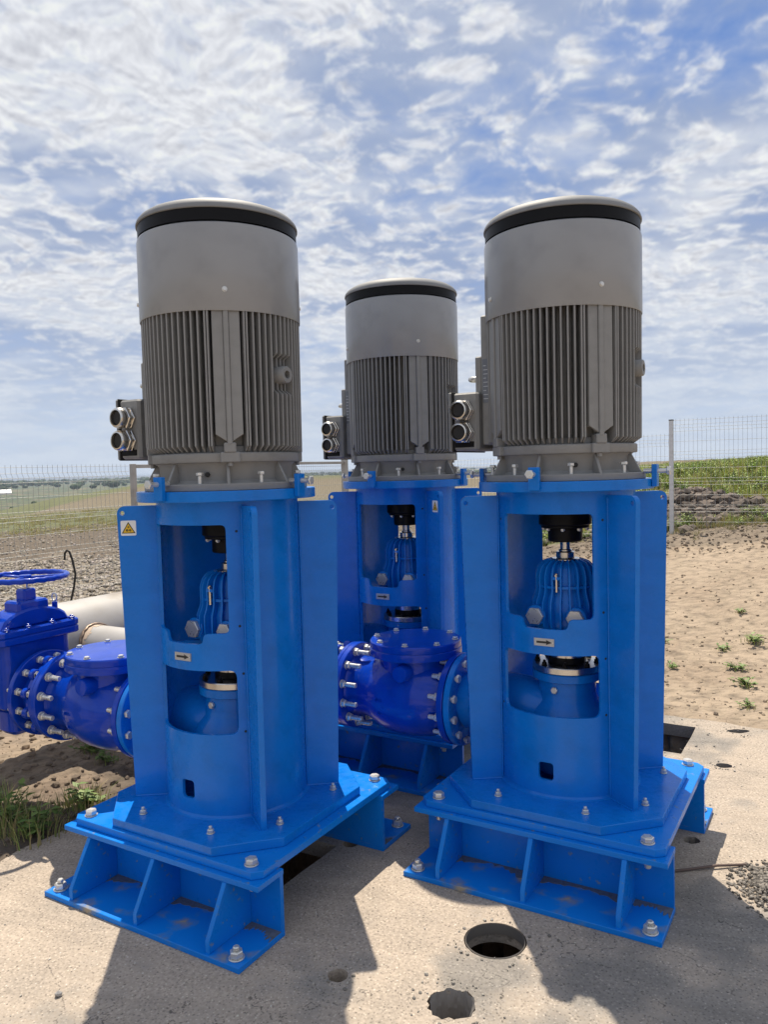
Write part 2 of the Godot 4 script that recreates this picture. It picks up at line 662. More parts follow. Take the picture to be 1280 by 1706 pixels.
	m.albedo_texture = ntex(0.012, 7, 71, [[0.0, grey(0.62)], [0.3, grey(0.84)], [0.55, grey(0.95)], [1.0, grey(1.0)]], 1024)
	m.heightmap_enabled = true
	m.heightmap_texture = ntex(0.02, 6, 72, [[0.0, grey(0.0)], [1.0, grey(1.0)]], 1024)
	m.heightmap_scale = 2.2
	tri(m, 0.45, true)
	m = mat("stone", Color(1, 1, 1), 0.9)
	m.vertex_color_use_as_albedo = true
	m = mat("leaf", Color(1, 1, 1), 0.6)
	m.vertex_color_use_as_albedo = true
	m.backlight_enabled = true
	m.backlight = Color(0.5, 0.5, 0.5)
	m = mat("far_leaf", Color(1, 1, 1), 0.9)
	m.vertex_color_use_as_albedo = true

# ---------------------------------------------------------------- bolts shared by all
func make_shared() -> void:
	var b := MB.new()          # stud with nut and washer, standing on a plate
	b.disc(0.027, 0.0, 0.004, 20, 0.001)
	b.hexa(0.0225, 0.004, 0.026, 0.003)
	b.disc(0.0115, 0.026, 0.040, 12, 0.003)
	X.anchor = b.mesh()
	b = MB.new()               # big hex head
	b.disc(0.025, 0.0, 0.004, 20, 0.001)
	b.hexa(0.0225, 0.004, 0.023, 0.003)
	b.disc(0.014, 0.0231, 0.0245, 12, 0.001)
	X.plate_bolt = b.mesh()
	b = MB.new()               # small nut and stud
	b.disc(0.015, 0.0, 0.003, 14, 0.001)
	b.hexa(0.0125, 0.003, 0.016, 0.002)
	b.disc(0.0068, 0.016, 0.027, 10, 0.002)
	X.small_nut = b.mesh()
	b = MB.new()               # motor flange screw, half drawn out
	b.disc(0.0075, -0.03, 0.030, 10, 0.001)
	b.hexa(0.0135, 0.030, 0.042, 0.002)
	X.flange_screw = b.mesh()
	b = MB.new()               # jacking screw along +z
	var lay := Transform3D(Basis(Vector3(1, 0, 0), Vector3(0, 0, 1), Vector3(0, -1, 0)), Vector3.ZERO)
	var tl := Transform3D(lay.basis, Vector3.ZERO)
	b.disc(0.0095, -0.06, 0.028, 12, 0.001, tl)
	b.hexa(0.018, 0.028, 0.043, 0.003, tl)
	X.jack = b.mesh()
	b = MB.new()
	b.hexa(0.0075, 0.0, 0.006, 0.001, tl)
	b.disc(0.010, -0.002, 0.001, 12, 0.0005, tl)
	X.cowl_screw = b.mesh()
	b = MB.new()
	b.hexa(0.037, 0.0, 0.018, 0.002, tl)
	b.disc(0.022, -0.03, 0.0, 14, 0.001, tl)
	X.plug = b.mesh()
	b = MB.new()
	b.hexa(0.015, 0.0, 0.012, 0.002, tl)
	b.disc(0.011, -0.03, 0.0, 12, 0.001, tl)
	X.small_plug = b.mesh()
	# long flange stud and nuts, along the builder's y
	b = MB.new()
	b.disc(0.0115, -0.080, 0.080, 12, 0.002)
	b.disc(0.021, -0.0035, 0.0, 16, 0.001)
	b.hexa(0.0185, -0.020, -0.0035, 0.0025)
	b.hexa(0.0185, 0.064, 0.080, 0.0025)
	X.stud = b.mesh()
	b = MB.new()               # flange bolt: head on one side, nut and end on the other
	b.disc(0.0110, -0.052, 0.072, 12, 0.002)
	b.hexa(0.0185, 0.068, 0.082, 0.0025)
	b.hexa(0.0185, -0.020, -0.002, 0.0025)
	b.disc(0.021, -0.002, 0.0, 16, 0.0005)
	X.flange_bolt = b.mesh()

# ---------------------------------------------------------------- one vertical pump set
func make_pump() -> Node3D:
	var root := thing("vertical_pump", Vector3.ZERO)
	var b: MB
	# two foot frames: bottom flange, web, top flange, three gussets
	for s in [1.0, -1.0]:
		var fx := Transform3D(Basis(Vector3(1, 0, 0), Vector3(0, 1, 0), Vector3(0, 0, s)), Vector3.ZERO)
		var foot := MB.new()
		var sole := MB.new()
		sole.box(Vector3(-0.489, 0.0, 0.332), Vector3(0.489, 0.0198, 0.572), 0.002, fx)
		foot.box(Vector3(-0.487, 0.020, 0.3325), Vector3(0.487, 0.218, 0.350), 0.0, fx)
		foot.box(Vector3(-0.490, 0.218, 0.3315), Vector3(0.490, 0.238, 0.470), 0.002, fx)
		var fo := put("foot_frame", foot, M.scuffed_enamel, root)
		put("sole_plate", sole, M.dusty_enamel, fo)
		for u in [-0.343, 0.002, 0.345]:
			b = MB.new()
			var gx := Transform3D(Basis(Vector3(0, 0, s), Vector3(1, 0, 0), Vector3(0, 1, 0)), Vector3.ZERO)
			b.prism(PackedVector2Array([Vector2(0.350, 0.020), Vector2(0.563, 0.020), Vector2(0.563, 0.062), Vector2(0.472, 0.218), Vector2(0.350, 0.218)]), u - 0.009, u + 0.009, 0.0015, gx)
			put("gusset", b, M.scuffed_enamel, fo)
		for bay in [[-0.334, -0.007], [0.011, 0.336], [0.354, 0.486]]:
			b = MB.new()
			var drift := PackedVector2Array([Vector2(bay[0], 0.3502 * s)])
			var n := 22
			for i in n + 1:
				var t := float(i) / n
				var wide := 0.018 + 0.055 * pow(absf(t - 0.45) * 1.8, 1.5) + 0.030 * nz2.get_noise_2d(t * 1.3 + bay[0] * 9.0, s * 3.0) + 0.012 * nz2.get_noise_2d(t * 5.0, bay[0] * 20.0)
				drift.append(Vector2(lerpf(bay[0], bay[1], t), (0.3502 + maxf(0.004, wide)) * s))
			drift.append(Vector2(bay[1], 0.3502 * s))
			b.prism(drift, 0.0198, 0.0212, 0.0)
			put("dust_drift", b, M.dust, fo)
		for e in [-1.0, 1.0]:
			inst("anchor_bolt", X.anchor, M.zinc_steel, fo, Transform3D(Basis(Vector3.UP, 0.3 * e), Vector3(0.444 * e, 0.0202, 0.5316 * s)))
			b = MB.new()
			b.disc(0.012, 0.175, 0.2178, 12)
			b.hexa(0.021, 0.192, 0.2177, 0.002)
			put("bolt", b, M.zinc_steel, fo, Transform3D(Basis.IDENTITY, Vector3(0.41 * e, 0, 0.404 * s)))
	# base plate
	b = MB.new()
	var A := 0.474
	var B := 0.4475
	var k := 0.03
	b.prism(PackedVector2Array([Vector2(-A + k, -B), Vector2(A - k, -B), Vector2(A, -B + k), Vector2(A, B - k), Vector2(A - k, B), Vector2(-A + k, B), Vector2(-A, B - k), Vector2(-A, -B + k)]), 0.2385, 0.266, 0.002)
	var bp := put("base_plate", b, M.scuffed_enamel, root)
	for e in [-1.0, 1.0]:
		for s in [-1.0, 1.0]:
			inst("bolt", X.plate_bolt, M.zinc_steel, bp, Transform3D(Basis(Vector3.UP, e + s * 0.4), Vector3(0.41 * e, 0.2662, 0.404 * s)))
	# octagonal foot flange of the column
	b = MB.new()
	var o := 0.432
	var h := 0.252
	b.prism(PackedVector2Array([Vector2(-h, -o), Vector2(h, -o), Vector2(o, -h), Vector2(o, h), Vector2(h, o), Vector2(-h, o), Vector2(-o, h), Vector2(-o, -h)]), 0.2665, 0.300, 0.002)
	var fl := put("foot_flange", b, M.blue_enamel, root)
	for e in [-1.0, 1.0]:
		for s in [-1.0, 1.0]:
			inst("bolt", X.small_nut, M.zinc_steel, fl, Transform3D(Basis(Vector3.UP, e), Vector3(0.174 * e, 0.3002, 0.35 * s)))
			inst("bolt", X.small_nut, M.zinc_steel, fl, Transform3D(Basis(Vector3.UP, s), Vector3(0.352 * e, 0.3002, 0.174 * s)))
	# column shell with its openings
	var wins := []
	for off in [0.0, 180.0]:
		var w1 := rounded([Vector2(-40, 1.005), Vector2(-20.5, 1.005), Vector2(-18.5, 0.965), Vector2(18.5, 0.965), Vector2(19.5, 1.005), Vector2(39.5, 1.005), Vector2(39.5, 1.41), Vector2(-40, 1.41)], [4.0, 0.022])
		var w2 := rounded([Vector2(-43.5, 0.622), Vector2(44.0, 0.622), Vector2(44.0, 0.865), Vector2(-43.5, 0.865)], [6.0, 0.03])
		for w in [w1, w2]:
			if off == 0.0:
				wins.append(w)
			else:
				# the opening at the back straddles the seam of the strips: give it in two halves
				var right := PackedVector2Array()
				for v in w:
					right.append(Vector2(v.x + 180.0, v.y))
				var left := PackedVector2Array()
				for v in w:
					left.append(Vector2(v.x - 180.0, v.y))
				wins.append(right)
				wins.append(left)
	wins.append(rounded([Vector2(-6.5, 0.37), Vector2(6.0, 0.37), Vector2(6.0, 0.44), Vector2(-6.5, 0.44)], [3.0, 0.016]))
	var hole := PackedVector2Array()
	for i in 28:
		hole.append(Vector2(-90.0 + rad_to_deg(asin(0.127 / 0.28 * cos(TAU * i / 28.0))), 0.553 + 0.127 * sin(TAU * i / 28.0)))
	wins.append(hole)
	b = MB.new()
	b.shell(0.280, 0.268, 0.300, 1.497, wins)
	# weld fillet round the foot
	b.lathe([Vector2(0.292, 0.3003), Vector2(0.2835, 0.304), Vector2(0.2803, 0.313)], 72)
	var col := put("column", b, M.blue_enamel, root)
	for i in 4:
		var a := deg_to_rad([54.0, 126.5, -126.5, -54.5][i])
		b = MB.new()
		var fin := PackedVector2Array([Vector2(0.279, 0.3002), Vector2(0.412, 0.3002)])
		for j in 6:
			var th := j * PI / 2 / 5.0
			fin.append(Vector2(0.438 - 0.03 + 0.03 * cos(th), 1.480 - 0.03 + 0.03 * sin(th)))
		fin.append(Vector2(0.279, 1.480))
		var fb := Transform3D(at_angle(a) * Basis(Vector3(0, 0, 1), Vector3(1, 0, 0), Vector3(0, 1, 0)), Vector3.ZERO)
		b.holed(fin, [circle(Vector2(0.418, 1.452), 0.0095, 14)], -0.0105, 0.0105, fb)
		put("fin", b, M.blue_enamel, col)
		b = MB.new()
		for sd in [-1.0, 1.0]:
			var sideways: Vector3 = at_angle(a) * Vector3(sd, 0, 0)
			var outward: Vector3 = at_angle(a) * Vector3(0, 0, 1)
			b.tube([outward * 0.2835 + sideways * 0.012 + Vector3(0, 0.31, 0), outward * 0.2835 + sideways * 0.012 + Vector3(0, 1.47, 0)], 0.004, 6)
			b.tube([outward * 0.285 + sideways * 0.012 + Vector3(0, 0.302, 0), outward * 0.410 + sideways * 0.012 + Vector3(0, 0.302, 0)], 0.004, 6)
		put("weld", b, M.blue_enamel, col)
	# bolt holes by the openings (black discs stand for the shade inside)
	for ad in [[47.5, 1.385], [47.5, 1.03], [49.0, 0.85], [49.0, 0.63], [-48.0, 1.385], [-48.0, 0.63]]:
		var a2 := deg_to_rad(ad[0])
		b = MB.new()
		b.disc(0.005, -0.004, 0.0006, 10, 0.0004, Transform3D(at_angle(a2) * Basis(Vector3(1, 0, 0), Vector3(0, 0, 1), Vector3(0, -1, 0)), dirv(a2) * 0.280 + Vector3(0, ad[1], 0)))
		put("screw_hole_shade", b, M.black_rubber, col)
	# motor seat: ring plate with four jacking lugs
	b = MB.new()
	b.lathe([Vector2(0.23, 1.4975), Vector2(0.350, 1.4975), Vector2(0.352, 1.500), Vector2(0.352, 1.534), Vector2(0.350, 1.5365), Vector2(0.23, 1.5365), Vector2(0.23, 1.4975)], 96, Transform3D.IDENTITY, 0.9)
	var seat := put("motor_seat", b, M.blue_enamel, root)
	for i in 4:
		var a := i * PI / 2
		b = MB.new()
		b.box(Vector3(-0.021, 1.505, 0.3525), Vector3(0.021, 1.592, 0.3725), 0.002, Transform3D(at_angle(a), Vector3.ZERO))
		put("jacking_lug", b, M.blue_enamel, seat)
		inst("jacking_bolt", X.jack, M.zinc_steel, seat, Transform3D(at_angle(a), dirv(a) * 0.378 + Vector3(0, 1.566, 0)))
	# motor: drive end bell
	b = MB.new()
	b.lathe([Vector2(0.10, 1.5370), Vector2(0.318, 1.5370), Vector2(0.320, 1.539), Vector2(0.320, 1.560), Vector2(0.317, 1.563), Vector2(0.268, 1.564), Vector2(0.258, 1.575), Vector2(0.262, 1.628), Vector2(0.272, 1.640), Vector2(0.287, 1.642), Vector2(0.289, 1.645), Vector2(0.289, 1.672), Vector2(0.286, 1.676), Vector2(0.262, 1.680), Vector2(0.258, 1.70)], 96)
	var bell := put("motor_end_bell", b, M.grey_cast_paint, root)
	for i in 8:
		var a := PI / 4 + (i + 0.5) * PI / 4
		inst("screw", X.flange_screw, M.zinc_steel, bell, Transform3D(Basis(Vector3.UP, i * 0.7), dirv(a) * 0.292 + Vector3(0, 1.563, 0)))
		b = MB.new()
		var ra := a + 0.36
		b.prism(PackedVector2Array([Vector2(0.25, 1.563), Vector2(0.314, 1.563), Vector2(0.272, 1.640), Vector2(0.25, 1.640)]), -0.0055, 0.0055, 0.0015, Transform3D(at_angle(ra) * Basis(Vector3(0, 0, 1), Vector3(1, 0, 0), Vector3(0, 1, 0)), Vector3.ZERO))
		put("rib", b, M.grey_cast_paint, bell)
	for i in 4:
		var a := PI / 4 + i * PI / 2
		b = MB.new()
		b.box(Vector3(-0.036, 1.640, 0.26), Vector3(0.036, 1.678, 0.302), 0.004, Transform3D(at_angle(a), Vector3.ZERO))
		b.box(Vector3(-0.022, 1.676, 0.26), Vector3(0.022, 1.712, 0.306), 0.004, Transform3D(at_angle(a), Vector3.ZERO))
		b.hexa(0.011, 1.626, 1.640, 0.001, Transform3D(at_angle(a), dirv(a) * 0.284))
		put("clamp_lug", b, M.grey_cast_paint, bell)
	b = MB.new()
	b.disc(0.009, 0.0, 0.012, 14, 0.002, Transform3D(at_angle(PI / 4 - 0.32) * Basis(Vector3(1, 0, 0), Vector3(0, 0, 1), Vector3(0, -1, 0)), dirv(PI / 4 - 0.32) * 0.260 + Vector3(0, 1.597, 0)))
	put("drain_plug", b, M.black_rubber, bell)
	# motor: stator frame with cooling fins
	b = MB.new()
	b.lathe([Vector2(0.10, 1.678), Vector2(0.240, 1.678), Vector2(0.243, 1.69), Vector2(0.243, 2.25), Vector2(0.10, 2.25)], 96)
	var st := put("motor_frame", b, M.grey_cast_paint, root)
	b = MB.new()
	b.prism(PackedVector2Array([Vector2(0.236, 1.692), Vector2(0.272, 1.676), Vector2(0.306, 1.700), Vector2(0.309, 2.205), Vector2(0.236, 2.24)]), -0.0034, 0.0034, 0.0012, Transform3D(Basis(Vector3(0, 0, 1), Vector3(1, 0, 0), Vector3(0, 1, 0)), Vector3.ZERO))
	X.fin = b.mesh()
	b = MB.new()
	b.prism(PackedVector2Array([Vector2(0.236, 1.692), Vector2(0.272, 1.676), Vector2(0.306, 1.700), Vector2(0.308, 1.895), Vector2(0.285, 1.912), Vector2(0.283, 2.03), Vector2(0.308, 2.045), Vector2(0.309, 2.205), Vector2(0.236, 2.24)]), -0.0034, 0.0034, 0.0012, Transform3D(Basis(Vector3(0, 0, 1), Vector3(1, 0, 0), Vector3(0, 1, 0)), Vector3.ZERO))
	X.cut_fin = b.mesh()
	for i in 76:
		var a := (i + 0.5) * TAU / 76
		var q := fposmod(a - PI / 4 + PI / 4, PI / 2) - PI / 4       # angle from the nearest clamp rib
		var to_box := absf(angle_difference(a, -PI / 2))
		if absf(q) < 0.235 or to_box < 0.44:
			continue
		var near_boss := absf(angle_difference(a, PI / 2)) < 0.13
		inst("cooling_fin", X.cut_fin if near_boss else X.fin, M.grey_cast_paint, st, Transform3D(at_angle(a), Vector3.ZERO))
	for i in 4:
		var a := PI / 4 + i * PI / 2
		b = MB.new()
		var up := Transform3D(at_angle(a), Vector3.ZERO)
		# raised clamp pad: two flat leaves either side of a ridge
		for sd in [-1.0, 1.0]:
			var leaf := PackedVector2Array([Vector2(0.010, 1.716), Vector2(0.050 , 1.742), Vector2(0.050, 2.215), Vector2(0.010, 2.222)])
			var pz: Array = []
			for v in leaf:
				pz.append(Vector2(v.x * sd, v.y))
			b.prism(PackedVector2Array(pz), 0.285, 0.301, 0.002, Transform3D(at_angle(a) * Basis(Vector3(1, 0, 0), Vector3(0, 0, 1), Vector3(0, 1, 0)), Vector3.ZERO))
		b.box(Vector3(-0.0098, 1.705, 0.25), Vector3(0.0098, 2.23, 0.308), 0.003, up)
		b.box(Vector3(-0.050, 1.74, 0.25), Vector3(0.050, 2.22, 0.286), 0.0, up)
		put("clamp_rib", b, M.grey_cast_paint, st)
		for sd in [-1.0, 1.0]:
			inst("cooling_fin", X.fin, M.grey_cast_paint, st, Transform3D(at_angle(a + sd * 0.215), Vector3.ZERO))
	# lifting boss with a threaded hole, opposite the terminal box
	b = MB.new()
	b.lathe([Vector2(0.034, 0.25), Vector2(0.032, 0.318), Vector2(0.029, 0.322), Vector2(0.0155, 0.322), Vector2(0.0145, 0.300), Vector2(0.0, 0.300)], 28, Transform3D(Basis(Vector3(0, -1, 0), Vector3(1, 0, 0), Vector3(0, 0, 1)), Vector3(0, 1.968, 0)))
	put("lifting_boss", b, M.grey_cast_paint, st)
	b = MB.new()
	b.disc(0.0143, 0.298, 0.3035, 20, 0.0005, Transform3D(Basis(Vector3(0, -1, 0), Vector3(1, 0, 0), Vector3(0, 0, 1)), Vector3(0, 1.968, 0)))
	put("threaded_hole_shade", b, M.black_rubber, st)  # black disc at the bottom stands for the shade inside
	# flat side panel that carries the terminal box
	b = MB.new()
	b.box(Vector3(-0.309, 1.690, -0.128), Vector3(-0.20, 2.225, 0.128), 0.006)
	put("side_panel", b, M.grey_cast_paint, st)
	b = MB.new()
	b.box(Vector3(-0.302, 1.865, 0.1281), Vector3(-0.256, 2.045, 0.1298), 0.0005)
	put("name_plate", b, M.dark_plate, st)
	b = MB.new()
	for i in 9:
		b.box(Vector3(-0.298, 1.880 + i * 0.017, 0.1299), Vector3(-0.262 - 0.012 * (i % 3), 1.883 + i * 0.017, 0.1302), 0.0)
	put("name_plate_print", b, M.name_plate, st)
	b = MB.new()
	var ring := []
	for i in 26:
		var th := TAU * i / 26
		ring.append(Vector3(-0.352 + 0.034 * cos(th), 1.972, 0.055 + 0.034 * sin(th)))
	b.tube(ring, 0.0105, 10, true)
	b.disc(0.014, 0.306, 0.322, 14, 0.002, Transform3D(Basis(Vector3(0, 1, 0), Vector3(-1, 0, 0), Vector3(0, 0, 1)), Vector3(0, 1.972, 0.055)))
	put("lifting_eye", b, M.zinc_steel, st)
	# fan cowl and rain cap
	b = MB.new()
	b.lathe([Vector2(0.305, 2.19), Vector2(0.3105, 2.187), Vector2(0.3125, 2.190), Vector2(0.3125, 2.488), Vector2(0.3095, 2.500), Vector2(0.300, 2.506), Vector2(0.20, 2.508)], 128)
	b.lathe([Vector2(0.20, 2.50), Vector2(0.304, 2.495), Vector2(0.305, 2.19)], 128)
	var cowl := put("fan_cowl", b, M.grey_sheet_paint, root)
	for i in 4:
		var a := PI / 4 + i * PI / 2
		inst("screw", X.cowl_screw, M.zinc_steel, cowl, Transform3D(at_angle(a), dirv(a) * 0.3135 + Vector3(0, 2.262, 0)))
	b = MB.new()
	b.lathe([Vector2(0.0, 2.508), Vector2(0.3075, 2.508), Vector2(0.3075, 2.5515), Vector2(0.0, 2.5515)], 96)
	put("air_inlet_ring", b, M.black_paint, cowl)
	b = MB.new()
	b.lathe([Vector2(0.10, 2.552), Vector2(0.3105, 2.5515), Vector2(0.3130, 2.553), Vector2(0.3132, 2.558), Vector2(0.310, 2.568), Vector2(0.300, 2.580), Vector2(0.283, 2.5915), Vector2(0.26, 2.6005), Vector2(0.22, 2.608), Vector2(0.15, 2.613), Vector2(0.08, 2.616), Vector2(0.0, 2.617)], 128)
	put("rain_cap", b, M.matt_sheet_paint, cowl)
	# terminal box with two cable glands
	b = MB.new()
	b.box(Vector3(-0.425, 1.668, -0.164), Vector3(-0.3092, 1.910, 0.164), 0.010)
	b.box(Vector3(-0.340, 1.700, -0.12), Vector3(-0.3091, 2.06, 0.12), 0.006)
	var tb := put("terminal_box", b, M.grey_cast_paint, root)
	b = MB.new()
	b.box(Vector3(-0.429, 1.663, -0.169), Vector3(-0.4235, 1.916, 0.169), 0.002)
	put("gasket", b, M.black_rubber, tb)
	b = MB.new()
	b.box(Vector3(-0.446, 1.664, -0.168), Vector3(-0.4292, 1.915, 0.168), 0.007)
	put("lid", b, M.grey_cast_paint, tb)
	b = MB.new()
	b.box(Vector3(-0.418, 1.682, 0.160), Vector3(-0.330, 1.706, 0.1665), 0.002)
	put("knock_out", b, M.black_paint, tb)
	for y in [1.743, 1.834]:
		b = MB.new()
		var g := Transform3D(Basis(Vector3(1, 0, 0), Vector3(0, 0, 1), Vector3(0, -1, 0)), Vector3(-0.372, y, 0.164))
		b.hexa(0.047, 0.001, 0.012, 0.002, g)
		b.lathe([Vector2(0.036, 0.012), Vector2(0.036, 0.018)], 24, g)
		b.hexa(0.0475, 0.018, 0.036, 0.003, g)
		b.lathe([Vector2(0.040, 0.036), Vector2(0.0425, 0.042), Vector2(0.0425, 0.050), Vector2(0.040, 0.060), Vector2(0.036, 0.066), Vector2(0.031, 0.067), Vector2(0.0295, 0.062), Vector2(0.0295, 0.040), Vector2(0.0, 0.040)], 32, g)
		var gl := put("cable_gland", b, M.nickel_brass, tb)
		gl.name = "cable_gland" if y < 1.8 else "cable_gland_001"
		b = MB.new()
		b.disc(0.0292, 0.0405, 0.0555, 24, 0.003, g)
		put("gland_seal", b, M.black_rubber, tb)
	# coupling, shaft and bearing housing seen through the opening
	b = MB.new()
	b.disc(0.030, 1.38, 1.54, 24)
	b.disc(0.107, 1.352, 1.405, 48, 0.004)
	b.disc(0.098, 1.340, 1.352, 48, 0.002)
	b.disc(0.070, 1.283, 1.340, 40, 0.004)
	var cp := put("coupling", b, M.black_paint, root)
	for i in 8:
		var a := i * TAU / 8 + 0.2
		b = MB.new()
		b.disc(0.006, -0.012, 0.0, 8, 0.001, Transform3D(Basis.IDENTITY, dirv(a) * 0.088 + Vector3(0, 1.340, 0)))
		b.hexa(0.009, -0.009, 0.0, 0.001, Transform3D(Basis.IDENTITY, dirv(a) * 0.088 + Vector3(0, 1.340, 0)))
		put("screw", b, M.zinc_steel, cp)
	b = MB.new()
	b.disc(0.021, 1.20, 1.283, 24, 0.001)
	b.disc(0.021, 0.80, 0.94, 24, 0.001)
	put("shaft", b, M.machined_steel, root)
	b = MB.new()
	b.disc(0.028, 1.240, 1.25, 24)
	b.disc(0.038, 1.213, 1.240, 32)
	b.disc(0.058, 1.204, 1.213, 32)
	put("shaft_collar", b, M.machined_steel, root)
	b = MB.new()
	b.lathe([Vector2(0.0, 0.905), Vector2(0.080, 0.905), Vector2(0.098, 0.93), Vector2(0.112, 0.95), Vector2(0.112, 1.045), Vector2(0.098, 1.078), Vector2(0.094, 1.155), Vector2(0.084, 1.185), Vector2(0.062, 1.202), Vector2(0.0, 1.204)], 56)
	b.lathe([Vector2(0.094, 1.096), Vector2(0.117, 1.097), Vector2(0.117, 1.107), Vector2(0.094, 1.108)], 56)
	# struts that carry the bearing housing inside the column
	for i in 4:
		b.box(Vector3(-0.012, 0.905, 0.08), Vector3(0.012, 0.935, 0.267), 0.002, Transform3D(at_angle(PI / 4 + i * PI / 2), Vector3.ZERO))
	var bh := put("bearing_housing", b, M.blue_enamel, root)
	b = MB.new()
	b.prism(PackedVector2Array([Vector2(0.075, 0.912), Vector2(0.115, 0.918), Vector2(0.138, 0.940), Vector2(0.143, 0.985), Vector2(0.141, 1.040), Vector2(0.130, 1.068), Vector2(0.125, 1.09), Vector2(0.126, 1.145), Vector2(0.116, 1.180), Vector2(0.098, 1.200), Vector2(0.070, 1.211), Vector2(0.055, 1.198)]), -0.0035, 0.0035, 0.0012, Transform3D(Basis(Vector3(0, 0, 1), Vector3(1, 0, 0), Vector3(0, 1, 0)), Vector3.ZERO))
	X.rib = b.mesh()
	for i in 22:
		var a := (i + 0.5) * TAU / 22
		inst("rib", X.rib, M.blue_enamel, bh, Transform3D(at_angle(a), Vector3.ZERO))
	for sd in [-1.0, 1.0]:
		b = MB.new()
		b.disc(0.043, -0.10, 0.0, 24, 0.003, Transform3D(Basis(Vector3(1, 0, 0), Vector3(0, 0, 1), Vector3(0, -1, 0)), Vector3.ZERO))
		put("plug_boss", b, M.blue_enamel, bh, Transform3D(Basis.IDENTITY, Vector3(0.084 * sd - 0.005, 0.985, 0.126)))
		inst("hex_plug", X.plug, M.zinc_steel, bh, Transform3D(Basis.IDENTITY, Vector3(0.084 * sd - 0.005, 0.985, 0.1262)))
	b = MB.new()
	b.box(Vector3(-0.016, 1.135, 0.10), Vector3(0.016, 1.148, 0.128), 0.002)
	put("oil_gauge_bracket", b, M.blue_enamel, bh)
	b = MB.new()
	b.disc(0.0065, 1.085, 1.162, 10, 0.001, Transform3D(Basis.IDENTITY, Vector3(0, 0, 0.122)))
	b.hexa(0.009, 1.1485, 1.158, 0.001, Transform3D(Basis.IDENTITY, Vector3(0, 0, 0.122)))
	put("oil_gauge", b, M.nickel_brass, bh)
	# shaft seal and casing cover
	b = MB.new()
	b.disc(0.078, 0.778, 0.805, 40, 0.002)
	b.disc(0.072, 0.8055, 0.840, 40, 0.002)
	b.disc(0.083, 0.8405, 0.858, 40, 0.002)
	var se := put("shaft_seal", b, M.black_paint, root)
	b = MB.new()
	b.lathe([Vector2(0.073, 0.8055), Vector2(0.0745, 0.8055), Vector2(0.0745, 0.840), Vector2(0.073, 0.840)], 40)
	put("seal_sleeve", b, M.machined_steel, se)
	for i in 6:
		var a := i * TAU / 6 + 0.3
		inst("screw", X.small_nut, M.zinc_steel, se, Transform3D(Basis.IDENTITY.scaled(Vector3.ONE * 0.7), dirv(a) * 0.068 + Vector3(0, 0.858, 0)))
	b = MB.new()
	b.disc(0.141, 0.750, 0.7775, 64, 0.003)
	var cv := put("casing_cover", b, M.machined_steel, root)
	for i in 8:
		var a := i * TAU / 8 + 0.25
		inst("bolt", X.small_nut, M.black_paint, cv, Transform3D(Basis.IDENTITY.scaled(Vector3.ONE * 0.85), dirv(a) * 0.121 + Vector3(0, 0.7775, 0)))
	# volute casing: neck, spiral and discharge branch
	b = MB.new()
	b.lathe([Vector2(0.0, 0.34), Vector2(0.15, 0.34), Vector2(0.175, 0.40), Vector2(0.185, 0.48), Vector2(0.178, 0.55), Vector2(0.150, 0.60), Vector2(0.124, 0.63), Vector2(0.118, 0.66), Vector2(0.118, 0.713), Vector2(0.138, 0.715), Vector2(0.1425, 0.718), Vector2(0.1425, 0.746), Vector2(0.139, 0.749), Vector2(0.0, 0.7495)], 64)
	var path := []
	for i in 14:
		var t := i / 13.0
		path.append(Vector3(-0.055 - 0.405 * t, 0.552 + 0.022 * sin(t * PI), 0.0))
	b.tube(path, 0.124, 36, false, true)
	var vo := put("volute_casing", b, M.blue_enamel, root)
	b = MB.new()
	b.disc(0.2035, 0.458, 0.4865, 72, 0.003, along_x(0, 0.555, 0))
	b.disc(0.165, 0.4866, 0.4885, 64, 0.001, along_x(0, 0.555, 0))
	put("discharge_flange", b, M.blue_enamel, vo)
	inst("hex_plug", X.small_plug, M.zinc_steel, vo, Transform3D(at_angle(-0.12), dirv(-0.12) * 0.1185 + Vector3(0, 0.682, 0)))
	# rotation arrow plate
	b = MB.new()
	b.prism(PackedVector2Array([Vector2(-0.040, 0.900), Vector2(0.040, 0.900), Vector2(0.040, 0.930), Vector2(-0.040, 0.930)]), 0.2815, 0.2832, 0.0004, Transform3D(Basis(Vector3(1, 0, 0), Vector3(0, 0, 1), Vector3(0, 1, 0)), Vector3.ZERO))
	b.box(Vector3(-0.040, 0.900, 0.274), Vector3(0.040, 0.930, 0.2815))
	var ap := put("arrow_plate", b, M.name_plate, root)
	b = MB.new()
	b.prism(PackedVector2Array([Vector2(-0.030, 0.911), Vector2(0.010, 0.911), Vector2(0.008, 0.905), Vector2(0.032, 0.915), Vector2(0.008, 0.925), Vector2(0.010, 0.919), Vector2(-0.030, 0.919)]), 0.2832, 0.2837, 0.0, Transform3D(Basis(Vector3(1, 0, 0), Vector3(0, 0, 1), Vector3(0, 1, 0)), Vector3.ZERO))
	put("arrow", b, M.print_black, ap)
	for sd in [-1.0, 1.0]:
		b = MB.new()
		b.disc(0.003, 0.2832, 0.2845, 8, 0.0005, Transform3D(Basis(Vector3(1, 0, 0), Vector3(0, 0, 1), Vector3(0, 1, 0)), Vector3(0.036 * sd, 0.915, 0)))
		put("rivet", b, M.zinc_steel, ap)
	return root

